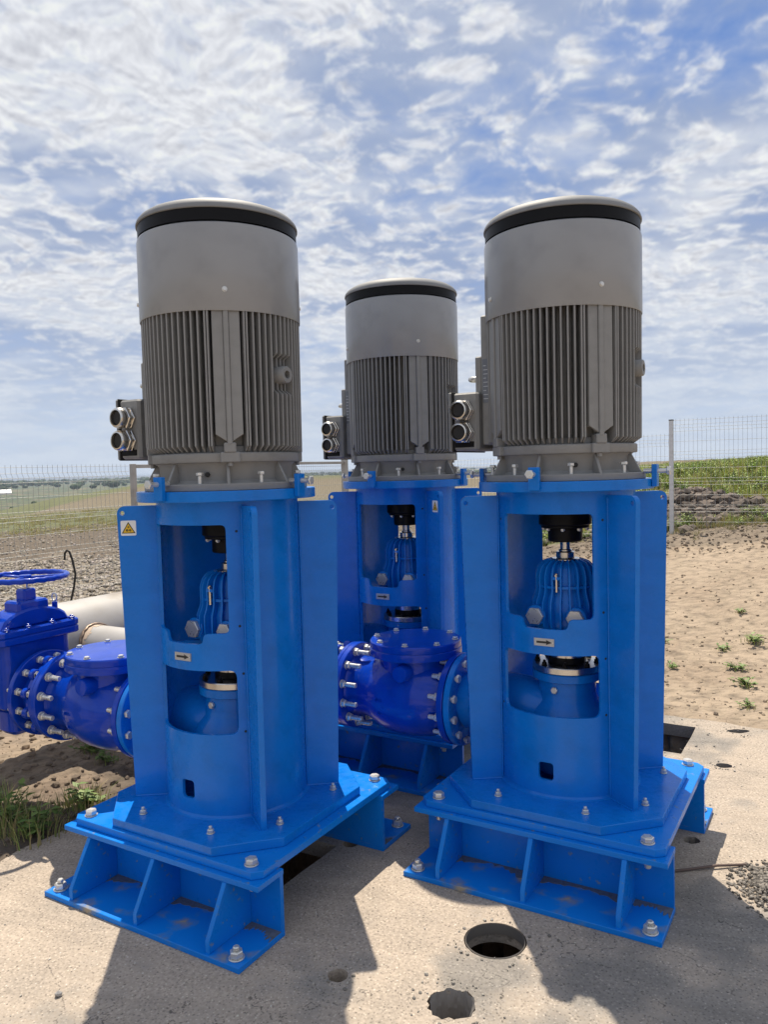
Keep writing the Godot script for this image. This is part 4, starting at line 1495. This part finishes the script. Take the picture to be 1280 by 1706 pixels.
func make_loose() -> void:
	var stones := [stone_mesh(1), stone_mesh(2), stone_mesh(3)]
	# crushed stone beyond the left-hand fence
	for k in 3:
		var pl := []
		var co := []
		while pl.size() < 7000:
			var r := lerpf(7.2, 19.5, pow(rng.randf(), 0.8)) if rng.randf() < 0.86 else rng.randf_range(18.0, 33.0)
			var az := deg_to_rad(rng.randf_range(-36, 2))
			var x := r * sin(az)
			var z := -r * cos(az)
			var u := CU * x + SU * z
			if u > -7.15 + nz3.get_noise_2d(x * 3, z * 3) * 0.8:
				continue
			var s := rng.randf_range(0.018, 0.042)
			pl.append(tumbled(Vector3(x, soil_h(x, z) + s * 0.2, z), s))
			var g := rng.randf_range(0.15, 0.48)
			co.append(Color(g * 1.05, g * rng.randf_range(0.90, 0.95), g * rng.randf_range(0.72, 0.84)))
		scatter("crushed_stone", "pale crushed stone spread beyond the mesh fence", "gravel", stones[k], M.stone, pl, co)
	# clods and crumbs on the bare soil
	for k in 3:
		var pl := []
		var co := []
		while pl.size() < 7500:
			var r := lerpf(2.8, 14.0, pow(rng.randf(), 1.25))
			var az := deg_to_rad(rng.randf_range(-36, 36))
			var x := r * sin(az)
			var z := -r * cos(az)
			var u := CU * x + SU * z
			var v := SU * x - CU * z
			if u > -3.0 and v < 5.1:
				continue
			var left := u < -3.0
			var s := 0.003 + (0.028 if left or v > 10.3 else 0.017) * pow(rng.randf(), 8.0)
			if v > 10.3: s += 0.02 * pow(rng.randf(), 2.0)
			pl.append(tumbled(Vector3(x, soil_h(x, z) + s * 0.2, z), s))
			var c := soil_c(x, z) * rng.randf_range(0.7, 1.08)
			co.append(Color(c.r, c.g, c.b))
		scatter("soil_crumbs", "small clods and crumbs lying on the bare soil", "soil", stones[k], M.stone, pl, co)
	# the heap of big clods
	for k in 2:
		var pl := []
		var co := []
		while pl.size() < 1500:
			var x := 5.45 + rng.randfn() * 0.75 + (rng.randf_range(-1.0, 2.5) if rng.randf() < 0.2 else 0.0)
			var z := -13.8 + rng.randfn() * 0.6
			var s := 0.02 + 0.11 * pow(rng.randf(), 2.5)
			pl.append(tumbled(Vector3(x, soil_h(x, z) + s * 0.3, z), s))
			var g := rng.randf_range(0.06, 0.17)
			co.append(Color(g * 1.15, g * 0.92, g * 0.76))
		scatter("clod_heap", "heap of dark dug clods behind the right hand fence", "soil", stones[k], M.stone, pl, co)
	# grit swept against the slab on the right
	var pl2 := []
	var co2 := []
	for i in 2200:
		var x := 1.46 + rng.randfn() * 0.085
		var z := -2.78 + rng.randfn() * 0.10
		var d := Vector2((x - 1.46) / 0.17, (z + 2.78) / 0.20).length()
		if d > 1.25:
			continue
		var s := rng.randf_range(0.003, 0.009)
		pl2.append(tumbled(Vector3(x, maxf(0.0, 0.035 * (1.0 - d)) + s * 0.4, z), s))
		var g := rng.randf_range(0.05, 0.32)
		co2.append(Color(g, g * 0.9, g * 0.78))
	scatter("grit_patch", "patch of dark grit and chippings lying on the slab", "grit", stones[1], M.stone, pl2, co2)
	pl2 = []
	co2 = []
	for i in 260:
		var x := rng.randf_range(-1.5, 2.2)
		var z := rng.randf_range(-4.6, -2.05)
		var u := CU * x + SU * z
		if u < -2.98:
			continue
		var s := rng.randf_range(0.0015, 0.0045)
		pl2.append(tumbled(Vector3(x, s * 0.5, z), s))
		var g := rng.randf_range(0.2, 0.6)
		co2.append(Color(g, g * 0.92, g * 0.82))
	for h in [[0.165, -2.238, 0.085, 90], [0.338, -2.546, 0.115, 60], [-0.185, -2.385, 0.04, 30], [1.75, -4.0, 0.045, 40], [2.06, -4.51, 0.06, 40], [1.56, -4.55, 0.30, 60]]:
		for i in h[3]:
			var th := rng.randf() * TAU
			var rr: float = h[2] + absf(rng.randfn()) * 0.035
			var s := 0.0015 + 0.006 * pow(rng.randf(), 3.0)
			var x: float = h[0] + cos(th) * rr
			var z: float = h[1] + sin(th) * rr
			pl2.append(tumbled(Vector3(x, s * 0.4, z), s))
			var g := rng.randf_range(0.14, 0.42)
			co2.append(Color(g, g * 0.92, g * 0.80))
	scatter("slab_crumbs", "tiny crumbs of mortar scattered over the slab", "grit", stones[0], M.stone, pl2, co2)

# ---------------------------------------------------------------- plants
func blades(n: int, h: float, spread: float, sd: int, wide := 0.006, dry := 0.2) -> MB:
	var g := RandomNumberGenerator.new()
	g.seed = sd
	var b := MB.new()
	b.colored = true
	for i in n:
		var th := g.randf() * TAU
		var base := Vector3(cos(th), 0, sin(th)) * spread * sqrt(g.randf()) * 0.5
		var lean := Vector3(cos(th + g.randf_range(-1, 1)), 0, sin(th + g.randf_range(-1, 1))) * g.randf_range(0.15, 0.8)
		var hh := h * g.randf_range(0.5, 1.0)
		var side := Vector3(-sin(th + g.randf()), 0, cos(th)).normalized() * wide * g.randf_range(0.6, 1.3)
		if g.randf() < dry:
			b.tint = Color(0.38, 0.31, 0.15)
		else:
			b.tint = Color(0.15, 0.23, 0.05).lerp(Color(0.32, 0.37, 0.11), g.randf())
		var last := base
		var lw := 1.0
		for s in 4:
			var t := (s + 1) / 4.0
			var p := base + Vector3.UP * hh * (t - 0.25 * t * t * lean.length()) + lean * hh * t * t * 0.7
			var w := 1.0 - t * 0.95
			var nn := (p - last).cross(side).normalized()
			if nn.y < 0: nn = -nn
			b.q(last - side * lw, last + side * lw, p + side * w, p - side * w, nn)
			last = p
			lw = w
	return b

func leafy(n: int, h: float, spread: float, sd: int, size: float) -> MB:
	var g := RandomNumberGenerator.new()
	g.seed = sd
	var b := MB.new()
	b.colored = true
	for i in n:
		var th := g.randf() * TAU
		var top := Vector3(cos(th), 0, sin(th)) * spread * g.randf_range(0.2, 1.0) + Vector3.UP * h * g.randf_range(0.35, 1.0)
		b.tint = Color(0.10, 0.15, 0.04)
		b.tube([Vector3.ZERO, top * 0.5 + Vector3(0, 0.1 * h, 0), top], 0.0016 + size * 0.02, 4, false, false)
		for j in 5:
			var at := top * (0.4 + 0.15 * j)
			var la := g.randf() * TAU
			var out := Vector3(cos(la), g.randf_range(-0.2, 0.5), sin(la)).normalized()
			var sd2 := out.cross(Vector3.UP).normalized() * size * 0.3
			var nn := sd2.cross(out).normalized()
			if nn.y < 0: nn = -nn
			b.tint = Color(0.09, 0.17, 0.035).lerp(Color(0.20, 0.28, 0.07), g.randf())
			var e := at + out * size
			var m2 := at + out * size * 0.45 + nn * size * 0.08
			b.q(at, m2 + sd2, e, m2 - sd2, nn)
	return b

func make_plants() -> void:
	# rank grass at the slab's edge, beside the left-hand pump
	for p in [[-1.62, -3.42, 0.17, 0.26, 5], [-1.80, -3.52, 0.21, 0.30, 6], [-1.50, -3.70, 0.13, 0.20, 7], [-1.98, -3.72, 0.16, 0.30, 8]]:
		var o := thing("grass_tuft", Vector3(p[0], soil_h(p[0], p[1]) - 0.01, p[1]))
		put("blades", blades(150, p[2], p[3] * 1.2, p[4], 0.0035, 0.5), M.leaf, o)
		put("leaves", leafy(9, p[2] * 0.8, p[3] * 0.5, p[4] + 40, 0.055), M.leaf, o)
		tag(o, "tuft of rank green grass and weeds growing along the slab edge below the valves", "grass tuft", "grass tufts at the slab edge")
	# seedlings on the bare soil to the right
	for p in [[2.18, -5.9], [2.62, -5.75], [2.50, -5.35], [2.75, -6.3], [2.35, -6.6], [3.05, -6.4], [2.55, -4.95], [2.30, -4.90], [3.3, -7.2], [2.85, -5.2], [-1.62, -4.35], [-1.8, -4.6]]:
		var o := thing("seedling", Vector3(p[0], soil_h(p[0], p[1]), p[1]), rng.randf() * TAU)
		var big := 0.3 + 0.7 * rng.randf()
		put("leaves", leafy(int(3 + 8 * big), 0.02 + 0.05 * big, 0.04 + 0.10 * big, rng.randi_range(1, 999), 0.025 + 0.025 * big), M.leaf, o)
		put("blades", blades(int(6 + 20 * big), 0.03 + 0.06 * big, 0.06 + 0.14 * big, rng.randi_range(1, 999), 0.003, 0.4), M.leaf, o)
		tag(o, "small green seedling sprouting from the bare tan soil", "seedling", "seedlings on the bare soil")
	# rough growth on the bank behind the right-hand fence
	var kinds := [blades(26, 0.34, 0.36, 101, 0.006, 0.25), blades(22, 0.26, 0.4, 102, 0.007, 0.5), leafy(12, 0.34, 0.22, 103, 0.07)]
	for k in 3:
		var pl := []
		var co := []
		var want: int = [4200, 2600, 3600][k]
		while pl.size() < want:
			var r := lerpf(12.5, 36.0, pow(rng.randf(), 0.8))
			var az := deg_to_rad(rng.randf_range(4, 36))
			var x := r * sin(az)
			var z := -r * cos(az)
			var v := SU * x - CU * z
			if v < 12.75:
				continue
			var mu := (x - 5.55) / 1.8
			var mz := (z + 13.8) / 1.0
			if mu * mu * 1.9 + mz * mz < 1.0 and rng.randf() < 0.95:
				continue
			if nz3.get_noise_2d(x * 3.0 + 20.0 * k, z * 3.0) < 0.0:
				continue
			var s := rng.randf_range(0.5, 1.15) * (1.0 if r > 14.5 else 0.6)
			pl.append(Transform3D(Basis(Vector3.UP, rng.randf() * TAU).scaled(Vector3.ONE * s), Vector3(x, soil_h(x, z) - 0.01, z)))
			var g := rng.randf_range(0.9, 1.7)
			co.append(Color(g * rng.randf_range(0.9, 1.25), g, g * 0.85))
		scatter("bank_growth", "rough grass and weeds covering the bank behind the fence", "grass", kinds[k].mesh(), M.leaf, pl, co)
	# sparse low grass patch in front of the right-hand fence, and tufts beyond the left one
	var pl3 := []
	var co3 := []
	for i in 900:
		var x := rng.randf_range(4.3, 7.2)
		var z := -12.2 + rng.randfn() * 0.55
		if nz3.get_noise_2d(x * 4.0, z * 4.0) < 0.0 or (x < 4.9 and rng.randf() < 0.7):
			continue
		pl3.append(Transform3D(Basis(Vector3.UP, rng.randf() * TAU).scaled(Vector3.ONE * rng.randf_range(0.25, 0.5)), Vector3(x, soil_h(x, z), z)))
		co3.append(Color(1, 1, 0.9) * rng.randf_range(0.7, 1.1))
	for i in 2600:
		var r := rng.randf_range(28.0, 46.0)
		var az := deg_to_rad(rng.randf_range(-33, -2))
		var x := r * sin(az)
		var z := -r * cos(az)
		pl3.append(Transform3D(Basis(Vector3.UP, rng.randf() * TAU).scaled(Vector3(1, 0.6, 1) * rng.randf_range(0.6, 1.1)), Vector3(x, soil_h(x, z, false) - 0.02, z)))
		co3.append(Color(1.25, 1.15, 0.95) * rng.randf_range(0.7, 1.1))
	scatter("field_grass", "thin patches of low grass on the open ground", "grass", kinds[1].mesh(), M.leaf, pl3, co3)
	# the far wood on the plain
	var b := MB.new()
	b.colored = true
	var g := RandomNumberGenerator.new()
	g.seed = 77
	for i in 90:
		var d := Vector3(g.randfn(), g.randfn(), g.randfn()).normalized()
		var c := Vector3(d.x * 0.5, 0.55 + d.y * 0.42, d.z * 0.5) * 1.0
		var s := g.randf_range(0.12, 0.22)
		var t1 := d.cross(Vector3(0.3, 1, 0.2)).normalized()
		var t2 := d.cross(t1)
		b.tint = Color(0.045, 0.075, 0.03).lerp(Color(0.09, 0.125, 0.05), g.randf())
		b.q(c - t1 * s, c + t2 * s, c + t1 * s, c - t2 * s, d)
	var crown := b.mesh()
	var pl4 := []
	var co4 := []
	for i in 3400:
		var r := lerpf(1500.0, 5200.0, pow(rng.randf(), 0.7))
		var az := deg_to_rad(rng.randf_range(-40, 20))
		var x := r * sin(az)
		var z := -r * cos(az)
		if nz2.get_noise_2d(x * 0.0012, z * 0.0024) < 0.02:
			continue
		var s := rng.randf_range(8.0, 17.0)
		pl4.append(Transform3D(Basis(Vector3.UP, rng.randf() * TAU).scaled(Vector3(s * 1.5, s, s * 1.5)), Vector3(x, soil_h(x, z, false) - 0.5, z)))
		co4.append(Color(1, 1, 1) * rng.randf_range(0.7, 1.2))
	scatter("distant_wood", "dark belt of distant woodland along the horizon", "wood", crown, M.far_leaf, pl4, co4)
	# single bushes on the plain
	for p in [[20.0, 640.0, 3.2], [57.0, 760.0, 3.6], [16.0, 590.0, 2.2], [28.0, 610.0, 2.0], [43.0, 600.0, 2.3], [79.0, 615.0, 2.0]]:
		var az: float = atan((p[0] - 640.0) / 1296.0)
		var x: float = p[1] * sin(az)
		var z: float = -p[1] * cos(az)
		var o := thing("distant_bush", Vector3(x, soil_h(x, z, false) - 0.2, z))
		inst("crown", crown, M.far_leaf, o, Transform3D(Basis.IDENTITY.scaled(Vector3(p[2] * 1.4, p[2], p[2] * 1.4)), Vector3.ZERO))
		var tb := MB.new()
		tb.lathe([Vector2(0.12, -0.3), Vector2(0.08, 0.8)], 6)
		put("trunk", tb, M.rust_steel, o)
		tag(o, "small dark bush standing alone on the green plain", "bush", "bushes on the plain")

# ---------------------------------------------------------------- fences
func wire(b: MB, pts: Array, r: float) -> void:
	b.tube(pts, r, 4, false, false)

func fence_panel(p0: Vector3, p1: Vector3, top: float, high: float, parent: Node3D) -> void:
	var b := MB.new()
	var along := (p1 - p0)
	along.y = 0.0
	var len_ := along.length()
	along = along.normalized()
	var out := along.cross(Vector3.UP)
	var folds := []
	var y := top - 0.14
	while y > top - high + 0.15:
		folds.append(y)
		y -= 0.41
	var vr := 0.0019
	var n := int(len_ / 0.0625)
	for i in n + 1:
		var base := p0 + along * minf(i * 0.0625, len_)
		base.y = 0.0
		var pts := [base + Vector3.UP * top]
		for f in folds:
			pts.append(base + Vector3.UP * (f + 0.05))
			pts.append(base + Vector3.UP * f + out * 0.032)
			pts.append(base + Vector3.UP * (f - 0.05))
		pts.append(base + Vector3.UP * (top - high))
		wire(b, pts, vr)
	var hr := 0.0023
	for f in folds:
		for d in [0.05, -0.05]:
			var o2: Vector3 = Vector3.UP * (f + d) + out * 0.004
			wire(b, [Vector3(p0.x, 0, p0.z) + o2, Vector3(p1.x, 0, p1.z) + o2], hr)
		var o3: Vector3 = Vector3.UP * f + out * 0.036
		wire(b, [Vector3(p0.x, 0, p0.z) + o3, Vector3(p1.x, 0, p1.z) + o3], hr)
		var o4: Vector3 = Vector3.UP * (f - 0.205) + out * 0.004
		if f - 0.205 > top - high:
			wire(b, [Vector3(p0.x, 0, p0.z) + o4, Vector3(p1.x, 0, p1.z) + o4], hr)
	var o5 := Vector3.UP * (top - 0.025) + out * 0.004
	wire(b, [Vector3(p0.x, 0, p0.z) + o5, Vector3(p1.x, 0, p1.z) + o5], hr)
	var m := put("wire_panel", b, M.fence_wire, parent, Transform3D(Basis.IDENTITY, -parent.position))
	m.set_meta("kind", "stuff")

func fence_post(at: Vector3, top: float, parent: Node3D, w := 0.03) -> void:
	var b := MB.new()
	var g := soil_h(at.x, at.z) - 0.1
	b.box(Vector3(-w, g, -w), Vector3(w, top, w), 0.004, Transform3D(Basis(Vector3.UP, YAW), Vector3(at.x, 0, at.z)))
	var p := put("post", b, M.galvanised, parent, Transform3D(Basis.IDENTITY, -parent.position))
	b = MB.new()
	b.box(Vector3(-w - 0.003, top - 0.004, -w - 0.003), Vector3(w + 0.003, top + 0.012, w + 0.003), 0.003, Transform3D(Basis(Vector3.UP, YAW), Vector3(at.x, 0, at.z)))
	put("cap", b, M.black_rubber, p)

func make_fences() -> void:
	# along the left: parallel to the row of pumps
	var s := uv_to(-7.5, 3.4)
	var f := thing("mesh_fence", Vector3(s.x, soil_h(s.x, s.y), s.y))
	var vs := [1.0, 3.5, 6.0, 6.55]
	for i in vs.size() - 1:
		var a := uv_to(-7.5, vs[i])
		var b := uv_to(-7.5, vs[i + 1])
		fence_panel(Vector3(a.x, 0, a.y), Vector3(b.x, 0, b.y), 1.745, 2.03, f)
	for v in [1.0, 3.5]:
		var a := uv_to(-7.53, v)
		fence_post(Vector3(a.x, 0, a.y), 1.78, f)
	tag(f, "galvanised wire mesh fence running beside the crushed stone on the valley side", "fence")
	# gate in that fence, with a pale welded frame
	var g0 := uv_to(-7.5, 6.6)
	var gate := thing("gate", Vector3(g0.x, soil_h(g0.x, g0.y), g0.y))
	var inv := Transform3D(Basis.IDENTITY, -gate.position)
	for q in [[6.62, 0.03, 1.745], [7.06, 0.045, 1.83], [11.3, 0.045, 1.83]]:
		var b := MB.new()
		var a := uv_to(-7.5, q[0])
		b.box(Vector3(-q[1], soil_h(a.x, a.y) - 0.1, -q[1]), Vector3(q[1], q[2], q[1]), 0.004, Transform3D(Basis(Vector3.UP, YAW), Vector3(a.x, 0, a.y)))
		put("post", b, M.pale_steel_paint, gate, inv)
	var rails := [[6.66, 7.01, 1.715], [7.12, 11.24, 1.73], [7.12, 11.24, 0.05]]
	for q in rails:
		var b := MB.new()
		var a := uv_to(-7.5, q[0])
		var e := uv_to(-7.5, q[1])
		var d := Vector3(e.x - a.x, 0, e.y - a.y)
		b.box(Vector3(-0.022, -0.022, 0), Vector3(0.022, 0.022, d.length()), 0.003, Transform3D(Basis(Vector3.UP, atan2(d.x, d.z)), Vector3(a.x, q[2], a.y)))
		put("rail", b, M.pale_steel_paint, gate, inv)
	var ga := uv_to(-7.5, 7.12)
	var gb := uv_to(-7.5, 11.24)
	fence_panel(Vector3(ga.x, 0, ga.y), Vector3(gb.x, 0, gb.y), 1.70, 1.64, gate)
	tag(gate, "wide mesh gate with pale square steel posts and a top rail", "gate")
	# along the right: stepping down towards the corner
	var c0 := uv_to(-2.31, 12.6)
	var f2 := thing("mesh_fence", Vector3(c0.x, soil_h(c0.x, c0.y), c0.y))
	var us := [-7.5, -4.85, -2.31, 0.2, 2.7]
	var tops := [1.74, 2.03, 2.25, 2.50]
	for i in 4:
		var a := uv_to(us[i], 12.6)
		var b := uv_to(us[i + 1], 12.6)
		fence_panel(Vector3(a.x, 0, a.y), Vector3(b.x, 0, b.y), tops[i], 1.75, f2)
	for i in 5:
		var a := uv_to(us[i], 12.57)
		fence_post(Vector3(a.x, 0, a.y), tops[mini(i, 3)] + (0.0 if i != 2 else -0.02), f2)
	tag(f2, "galvanised wire mesh fence stepping down in front of the weedy bank", "fence")

# ---------------------------------------------------------------- header pipe
func make_header() -> void:
	var at := uv_to(-4.2, 3.0)
	var root := thing("header_pipe", Vector3(at.x, soil_h(at.x, at.y), at.y), 0.0)
	var inv := Transform3D(Basis.IDENTITY, -root.position)
	var hy := 0.555
	var b := MB.new()
	var p := []
	for i in 9:
		var q := uv_to(-4.2, lerpf(1.2, 5.4, i / 8.0))
		p.append(Vector3(q.x, hy, q.y))
	b.tube(p, 0.265, 64)
	put("main", b, M.pale_steel_paint, root, inv)
	for v in [2.367, 3.145, 3.845]:
		var far: float = -2.154 - 1.489 if v != 3.145 else -1.012 - 1.489 - 0.42
		b = MB.new()
		var q0 := uv_to(far - 0.03, v)
		var q1 := uv_to(-4.15, v)
		b.tube([Vector3(q0.x, hy, q0.y), Vector3(q1.x, hy, q1.y)], 0.137, 48)
		var br := put("branch", b, M.pale_steel_paint, root, inv)
		b = MB.new()
		var d := Vector3(q1.x - q0.x, 0, q1.y - q0.y).normalized()
		b.disc(0.203, 0.0, 0.028, 56, 0.003, Transform3D(Basis(Vector3.UP.cross(d), d, Vector3.UP), Vector3(q0.x, hy, q0.y) - d * 0.027))
		put("flange", b, M.pale_steel_paint, br)
		# scorched band and weld bead where the branch meets the main
		b = MB.new()
		var band := MB.new()
		var weld := []
		var side := Vector3.UP.cross(d).normalized()
		for i in 64:
			var th := TAU * i / 64
			var yy := 0.137 * sin(th)
			var xx := 0.137 * cos(th)
			var reach := sqrt(0.267 * 0.267 - yy * yy)
			var c := uv_to(-4.2, v)
			weld.append(Vector3(c.x, hy, c.y) - d * (reach + 0.004 + 0.004 * sin(th * 19.0)) + side * xx * 1.03 + Vector3.UP * yy * 1.03)
		b.tube(weld, 0.010, 8, true)
		put("weld_bead", b, M.weld_bead, br)
		for i in 64:
			var j := (i + 1) % 64
			var c := uv_to(-4.2, v)
			var ax := Vector3(c.x, hy, c.y)
			var o0: Vector3 = weld[i] - ax
			var o1: Vector3 = weld[j] - ax
			var r0 := (o0 - d * o0.dot(d)).normalized()
			var r1 := (o1 - d * o1.dot(d)).normalized()
			var e0: Vector3 = ax + r0 * 0.1385 + d * o0.dot(d)
			var e1: Vector3 = ax + r1 * 0.1385 + d * o1.dot(d)
			var wd := 0.045 + 0.012 * sin(i * 0.9) + 0.008 * sin(i * 2.3)
			band.qs(e0, e1, e1 - d * wd, e0 - d * wd, r0, r1, r1, r0)
		put("heat_mark", band, M.rusty_weld_zone, br)
	# circumferential seam
	b = MB.new()
	var seam := []
	var c2 := uv_to(-4.2, 3.62)
	for i in 64:
		var th := TAU * i / 64
		var ud := Vector3(CU, 0, SU)
		seam.append(Vector3(c2.x, hy, c2.y) + ud * 0.265 * cos(th) + Vector3.UP * 0.265 * sin(th))
	b.tube(seam, 0.007, 8, true)
	put("weld_bead", b, M.weld_bead, root, inv)
	for v in [1.35, 4.7]:
		b = MB.new()
		var q := uv_to(-4.2, v)
		b.box(Vector3(-0.22, -0.55, -0.09), Vector3(0.22, hy - 0.215, 0.09), 0.01, Transform3D(Basis(Vector3.UP, YAW), Vector3(q.x, 0, q.y)))
		put("support_block", b, M.concrete, root, inv)
	tag(root, "large pale painted steel header pipe with welded branches, lying behind the valves", "pipe")

# ---------------------------------------------------------------- all together
func _ready() -> void:
	rng.seed = 20240611
	# camera
	var cam := Camera3D.new()
	cam.name = "camera"
	var pitch := 0.055
	var roll := 0.0264
	var right := Vector3.RIGHT
	var up := Vector3(0, cos(pitch), -sin(pitch))
	var back := Vector3(0, sin(pitch), cos(pitch))
	cam.transform = Transform3D(Basis(right * cos(roll) - up * sin(roll), right * sin(roll) + up * cos(roll), back), Vector3(0, EYE, 0))
	cam.fov = rad_to_deg(2.0 * atan(853.0 / 1296.06))
	cam.near = 0.05
	cam.far = 12000.0
	add_child(cam)
	cam.current = true
	# sky, air and exposure
	var env := Environment.new()
	env.background_mode = Environment.BG_SKY
	var pano := PanoramaSkyMaterial.new()
	pano.panorama = make_sky()
	pano.energy_multiplier = 1.0
	var sky := Sky.new()
	sky.sky_material = pano
	env.sky = sky
	env.sky_rotation = Vector3(0, PI, 0)
	env.background_energy_multiplier = 0.70
	env.tonemap_mode = Environment.TONE_MAPPER_LINEAR
	env.tonemap_exposure = 1.3
	env.sdfgi_enabled = true
	env.ssao_enabled = true
	env.ssil_enabled = true
	env.fog_enabled = true
	env.fog_density = 0.00010
	env.fog_light_color = Color(0.80, 0.87, 0.96)
	var we := WorldEnvironment.new()
	we.name = "world"
	we.environment = env
	add_child(we)
	# sun: high, behind the pumps and a little to the left
	var sun := DirectionalLight3D.new()
	sun.name = "sun"
	sun.light_energy = 1.6
	sun.light_color = Color(1.0, 0.955, 0.88)
	sun.light_angular_distance = 0.53
	sun.shadow_enabled = true
	sun.look_at_from_position(Vector3.ZERO, -Vector3(-0.083, 0.884, -0.462), Vector3.UP)
	add_child(sun)
	# materials and ground
	nz = noise(3.1, 4, 201)
	nz2 = noise(9.0, 3, 202)
	nz3 = noise(0.35, 4, 203)
	make_materials()
	make_shared()
	make_ground()
	make_slab()
	# the three pump sets
	var spots := [Vector3(-0.6298, 0, -3.1412), Vector3(0.7508, 0, -3.2199), Vector3(0.125, 0, -4.40)]
	var who := ["left hand grey motor on blue column, warning sticker on its outer fin, beside the gate valve", "grey motor on blue column without a sticker, beside the round open sleeve in the slab", "blue pump standing further back between the other two, sticker on its front fin"]
	var pump := make_pump()
	for i in 3:
		var o: Node3D = pump if i == 0 else dup(pump, "vertical_pump", spots[i], YAW)
		o.position = spots[i]
		o.rotation.y = YAW
		tag(o, ["vertical blue pump with grey motor, warning sticker on its outer fin, beside the handwheel valve", "vertical blue pump with grey motor, no sticker, beside the large round hole in the slab", "vertical blue pump with grey motor standing behind and between the two others"][i], "pump", "vertical pumps on the slab")
	var fin_l := at_angle(deg_to_rad(-54.5))
	warning_sign(pump, Transform3D(Basis(fin_l * Vector3(0, 0, -1), Vector3.UP, fin_l * Vector3(1, 0, 0)), fin_l * Vector3(0.0107, 0, 0.395) + Vector3(0, 1.392, 0)))
	var pm := get_node("vertical_pump_002")
	var fin_f := at_angle(deg_to_rad(54.0))
	warning_sign(pm, Transform3D(Basis(fin_f * Vector3(0, 0, 1), Vector3.UP, fin_f * Vector3(-1, 0, 0)), fin_f * Vector3(-0.0107, 0, 0.385) + Vector3(0, 1.40, 0)))
	# valves on each discharge
	var cv := make_check_valve()
	var fa := make_adapter()
	var gv := make_gate_valve()
	var turn := Basis(Vector3.UP, YAW)
	var beside := ["of the pump whose outer fin has a sticker", "of the pump beside the large hole", "of the pump standing at the back"]
	for i in 3:
		var at: Vector3 = spots[i] + turn * Vector3(-0.4885, 0.555, 0)
		var c: Node3D = cv if i == 0 else dup(cv, "check_valve", at, YAW)
		var a: Node3D = fa if i == 0 else dup(fa, "flange_adapter", at, YAW)
		var gt: Vector3 = at + turn * Vector3(-0.8575 - (0.42 if i == 1 else 0.0), 0, 0)
		var g: Node3D = gv if i == 0 else dup(gv, "gate_valve", gt, YAW)
		for o in [[c, at], [a, at], [g, gt]]:
			o[0].position = o[1]
			o[0].rotation.y = YAW
		tag(c, "deep blue round-lidded check valve " + beside[i], "valve", "check valves")
		tag(a, "deep blue bolted flange adapter " + beside[i], "flange adapter", "flange adapters")
		tag(g, "deep blue handwheel gate valve " + beside[i], "valve", "gate valves")
	# plain spool piece between the two valves of the long line
	var sp := thing("pipe_spool", spots[1] + turn * Vector3(-0.4885, 0.555, 0), YAW)
	var sb := MB.new()
	sb.tube([Vector3(-0.718, 0, 0), Vector3(-1.134, 0, 0)], 0.137, 40)
	put("tube", sb, M.valve_epoxy, sp)
	for q in [[0.7175, 0.746], [1.106, 1.1345]]:
		sb = MB.new()
		sb.disc(0.203, q[0], q[1], 56, 0.003, along_x(0, 0, 0))
		put("flange", sb, M.valve_epoxy, sp)
	tag(sp, "plain blue flanged spool pipe on the longest outlet line", "pipe")
	make_header()
	make_fences()
	make_loose()
	make_plants()
	# small things lying about
	var b := MB.new()
	b.tube([Vector3(1.00, 0.006, -2.94), Vector3(1.15, 0.007, -2.957), Vector3(1.27, 0.012, -2.972), Vector3(1.394, 0.006, -2.985)], 0.0052, 8)
	tag(put("steel_rod", b, M.rust_steel), "thin rusty steel rod lying on the slab beside the pump foot", "rod")
	tag(inst("pebble", stone_mesh(9), M.pale_steel_paint, null, Transform3D(Basis(Vector3.UP, 0.7).scaled(Vector3(0.012, 0.011, 0.010)), Vector3(-1.047, 0.008, -2.32))), "single tan pebble lying on the open slab", "pebble")
	b = MB.new()
	b.tube([Vector3(-3.33, -0.35, -8.0), Vector3(-3.30, 0.1, -8.0), Vector3(-3.28, 0.28, -8.0), Vector3(-3.235, 0.47, -8.01), Vector3(-3.21, 0.60, -8.0), Vector3(-3.235, 0.75, -8.0), Vector3(-3.262, 0.835, -8.0), Vector3(-3.285, 0.85, -8.0), Vector3(-3.31, 0.82, -8.0), Vector3(-3.315, 0.75, -8.0)], 0.012, 8)
	tag(put("black_cable", b, M.black_rubber), "bent black cable end sticking up out of the ground behind the pale pipe", "cable")
	# white hall on the plain
	var az := atan((2.0 - 640.0) / 1296.0)
	var hp := Vector3(1350.0 * sin(az), 0, -1350.0 * cos(az))
	hp.y = soil_h(hp.x, hp.z, false)
	var hall := thing("farm_hall", hp, 0.5)
	b = MB.new()
	b.box(Vector3(-14, -1, -9), Vector3(14, 2.0, 9))
	put("wall", b, M.white_paint, hall)
	b = MB.new()
	b.prism(PackedVector2Array([Vector2(-10, 2.0), Vector2(10, 2.0), Vector2(0, 7.5)]), -15.0, 15.0, 0.0, Transform3D(Basis(Vector3(0, 0, 1), Vector3(1, 0, 0), Vector3(0, 1, 0)), Vector3.ZERO))
	put("roof", b, M.white_paint, hall)
	tag(hall, "long white hall far off on the green plain", "building")
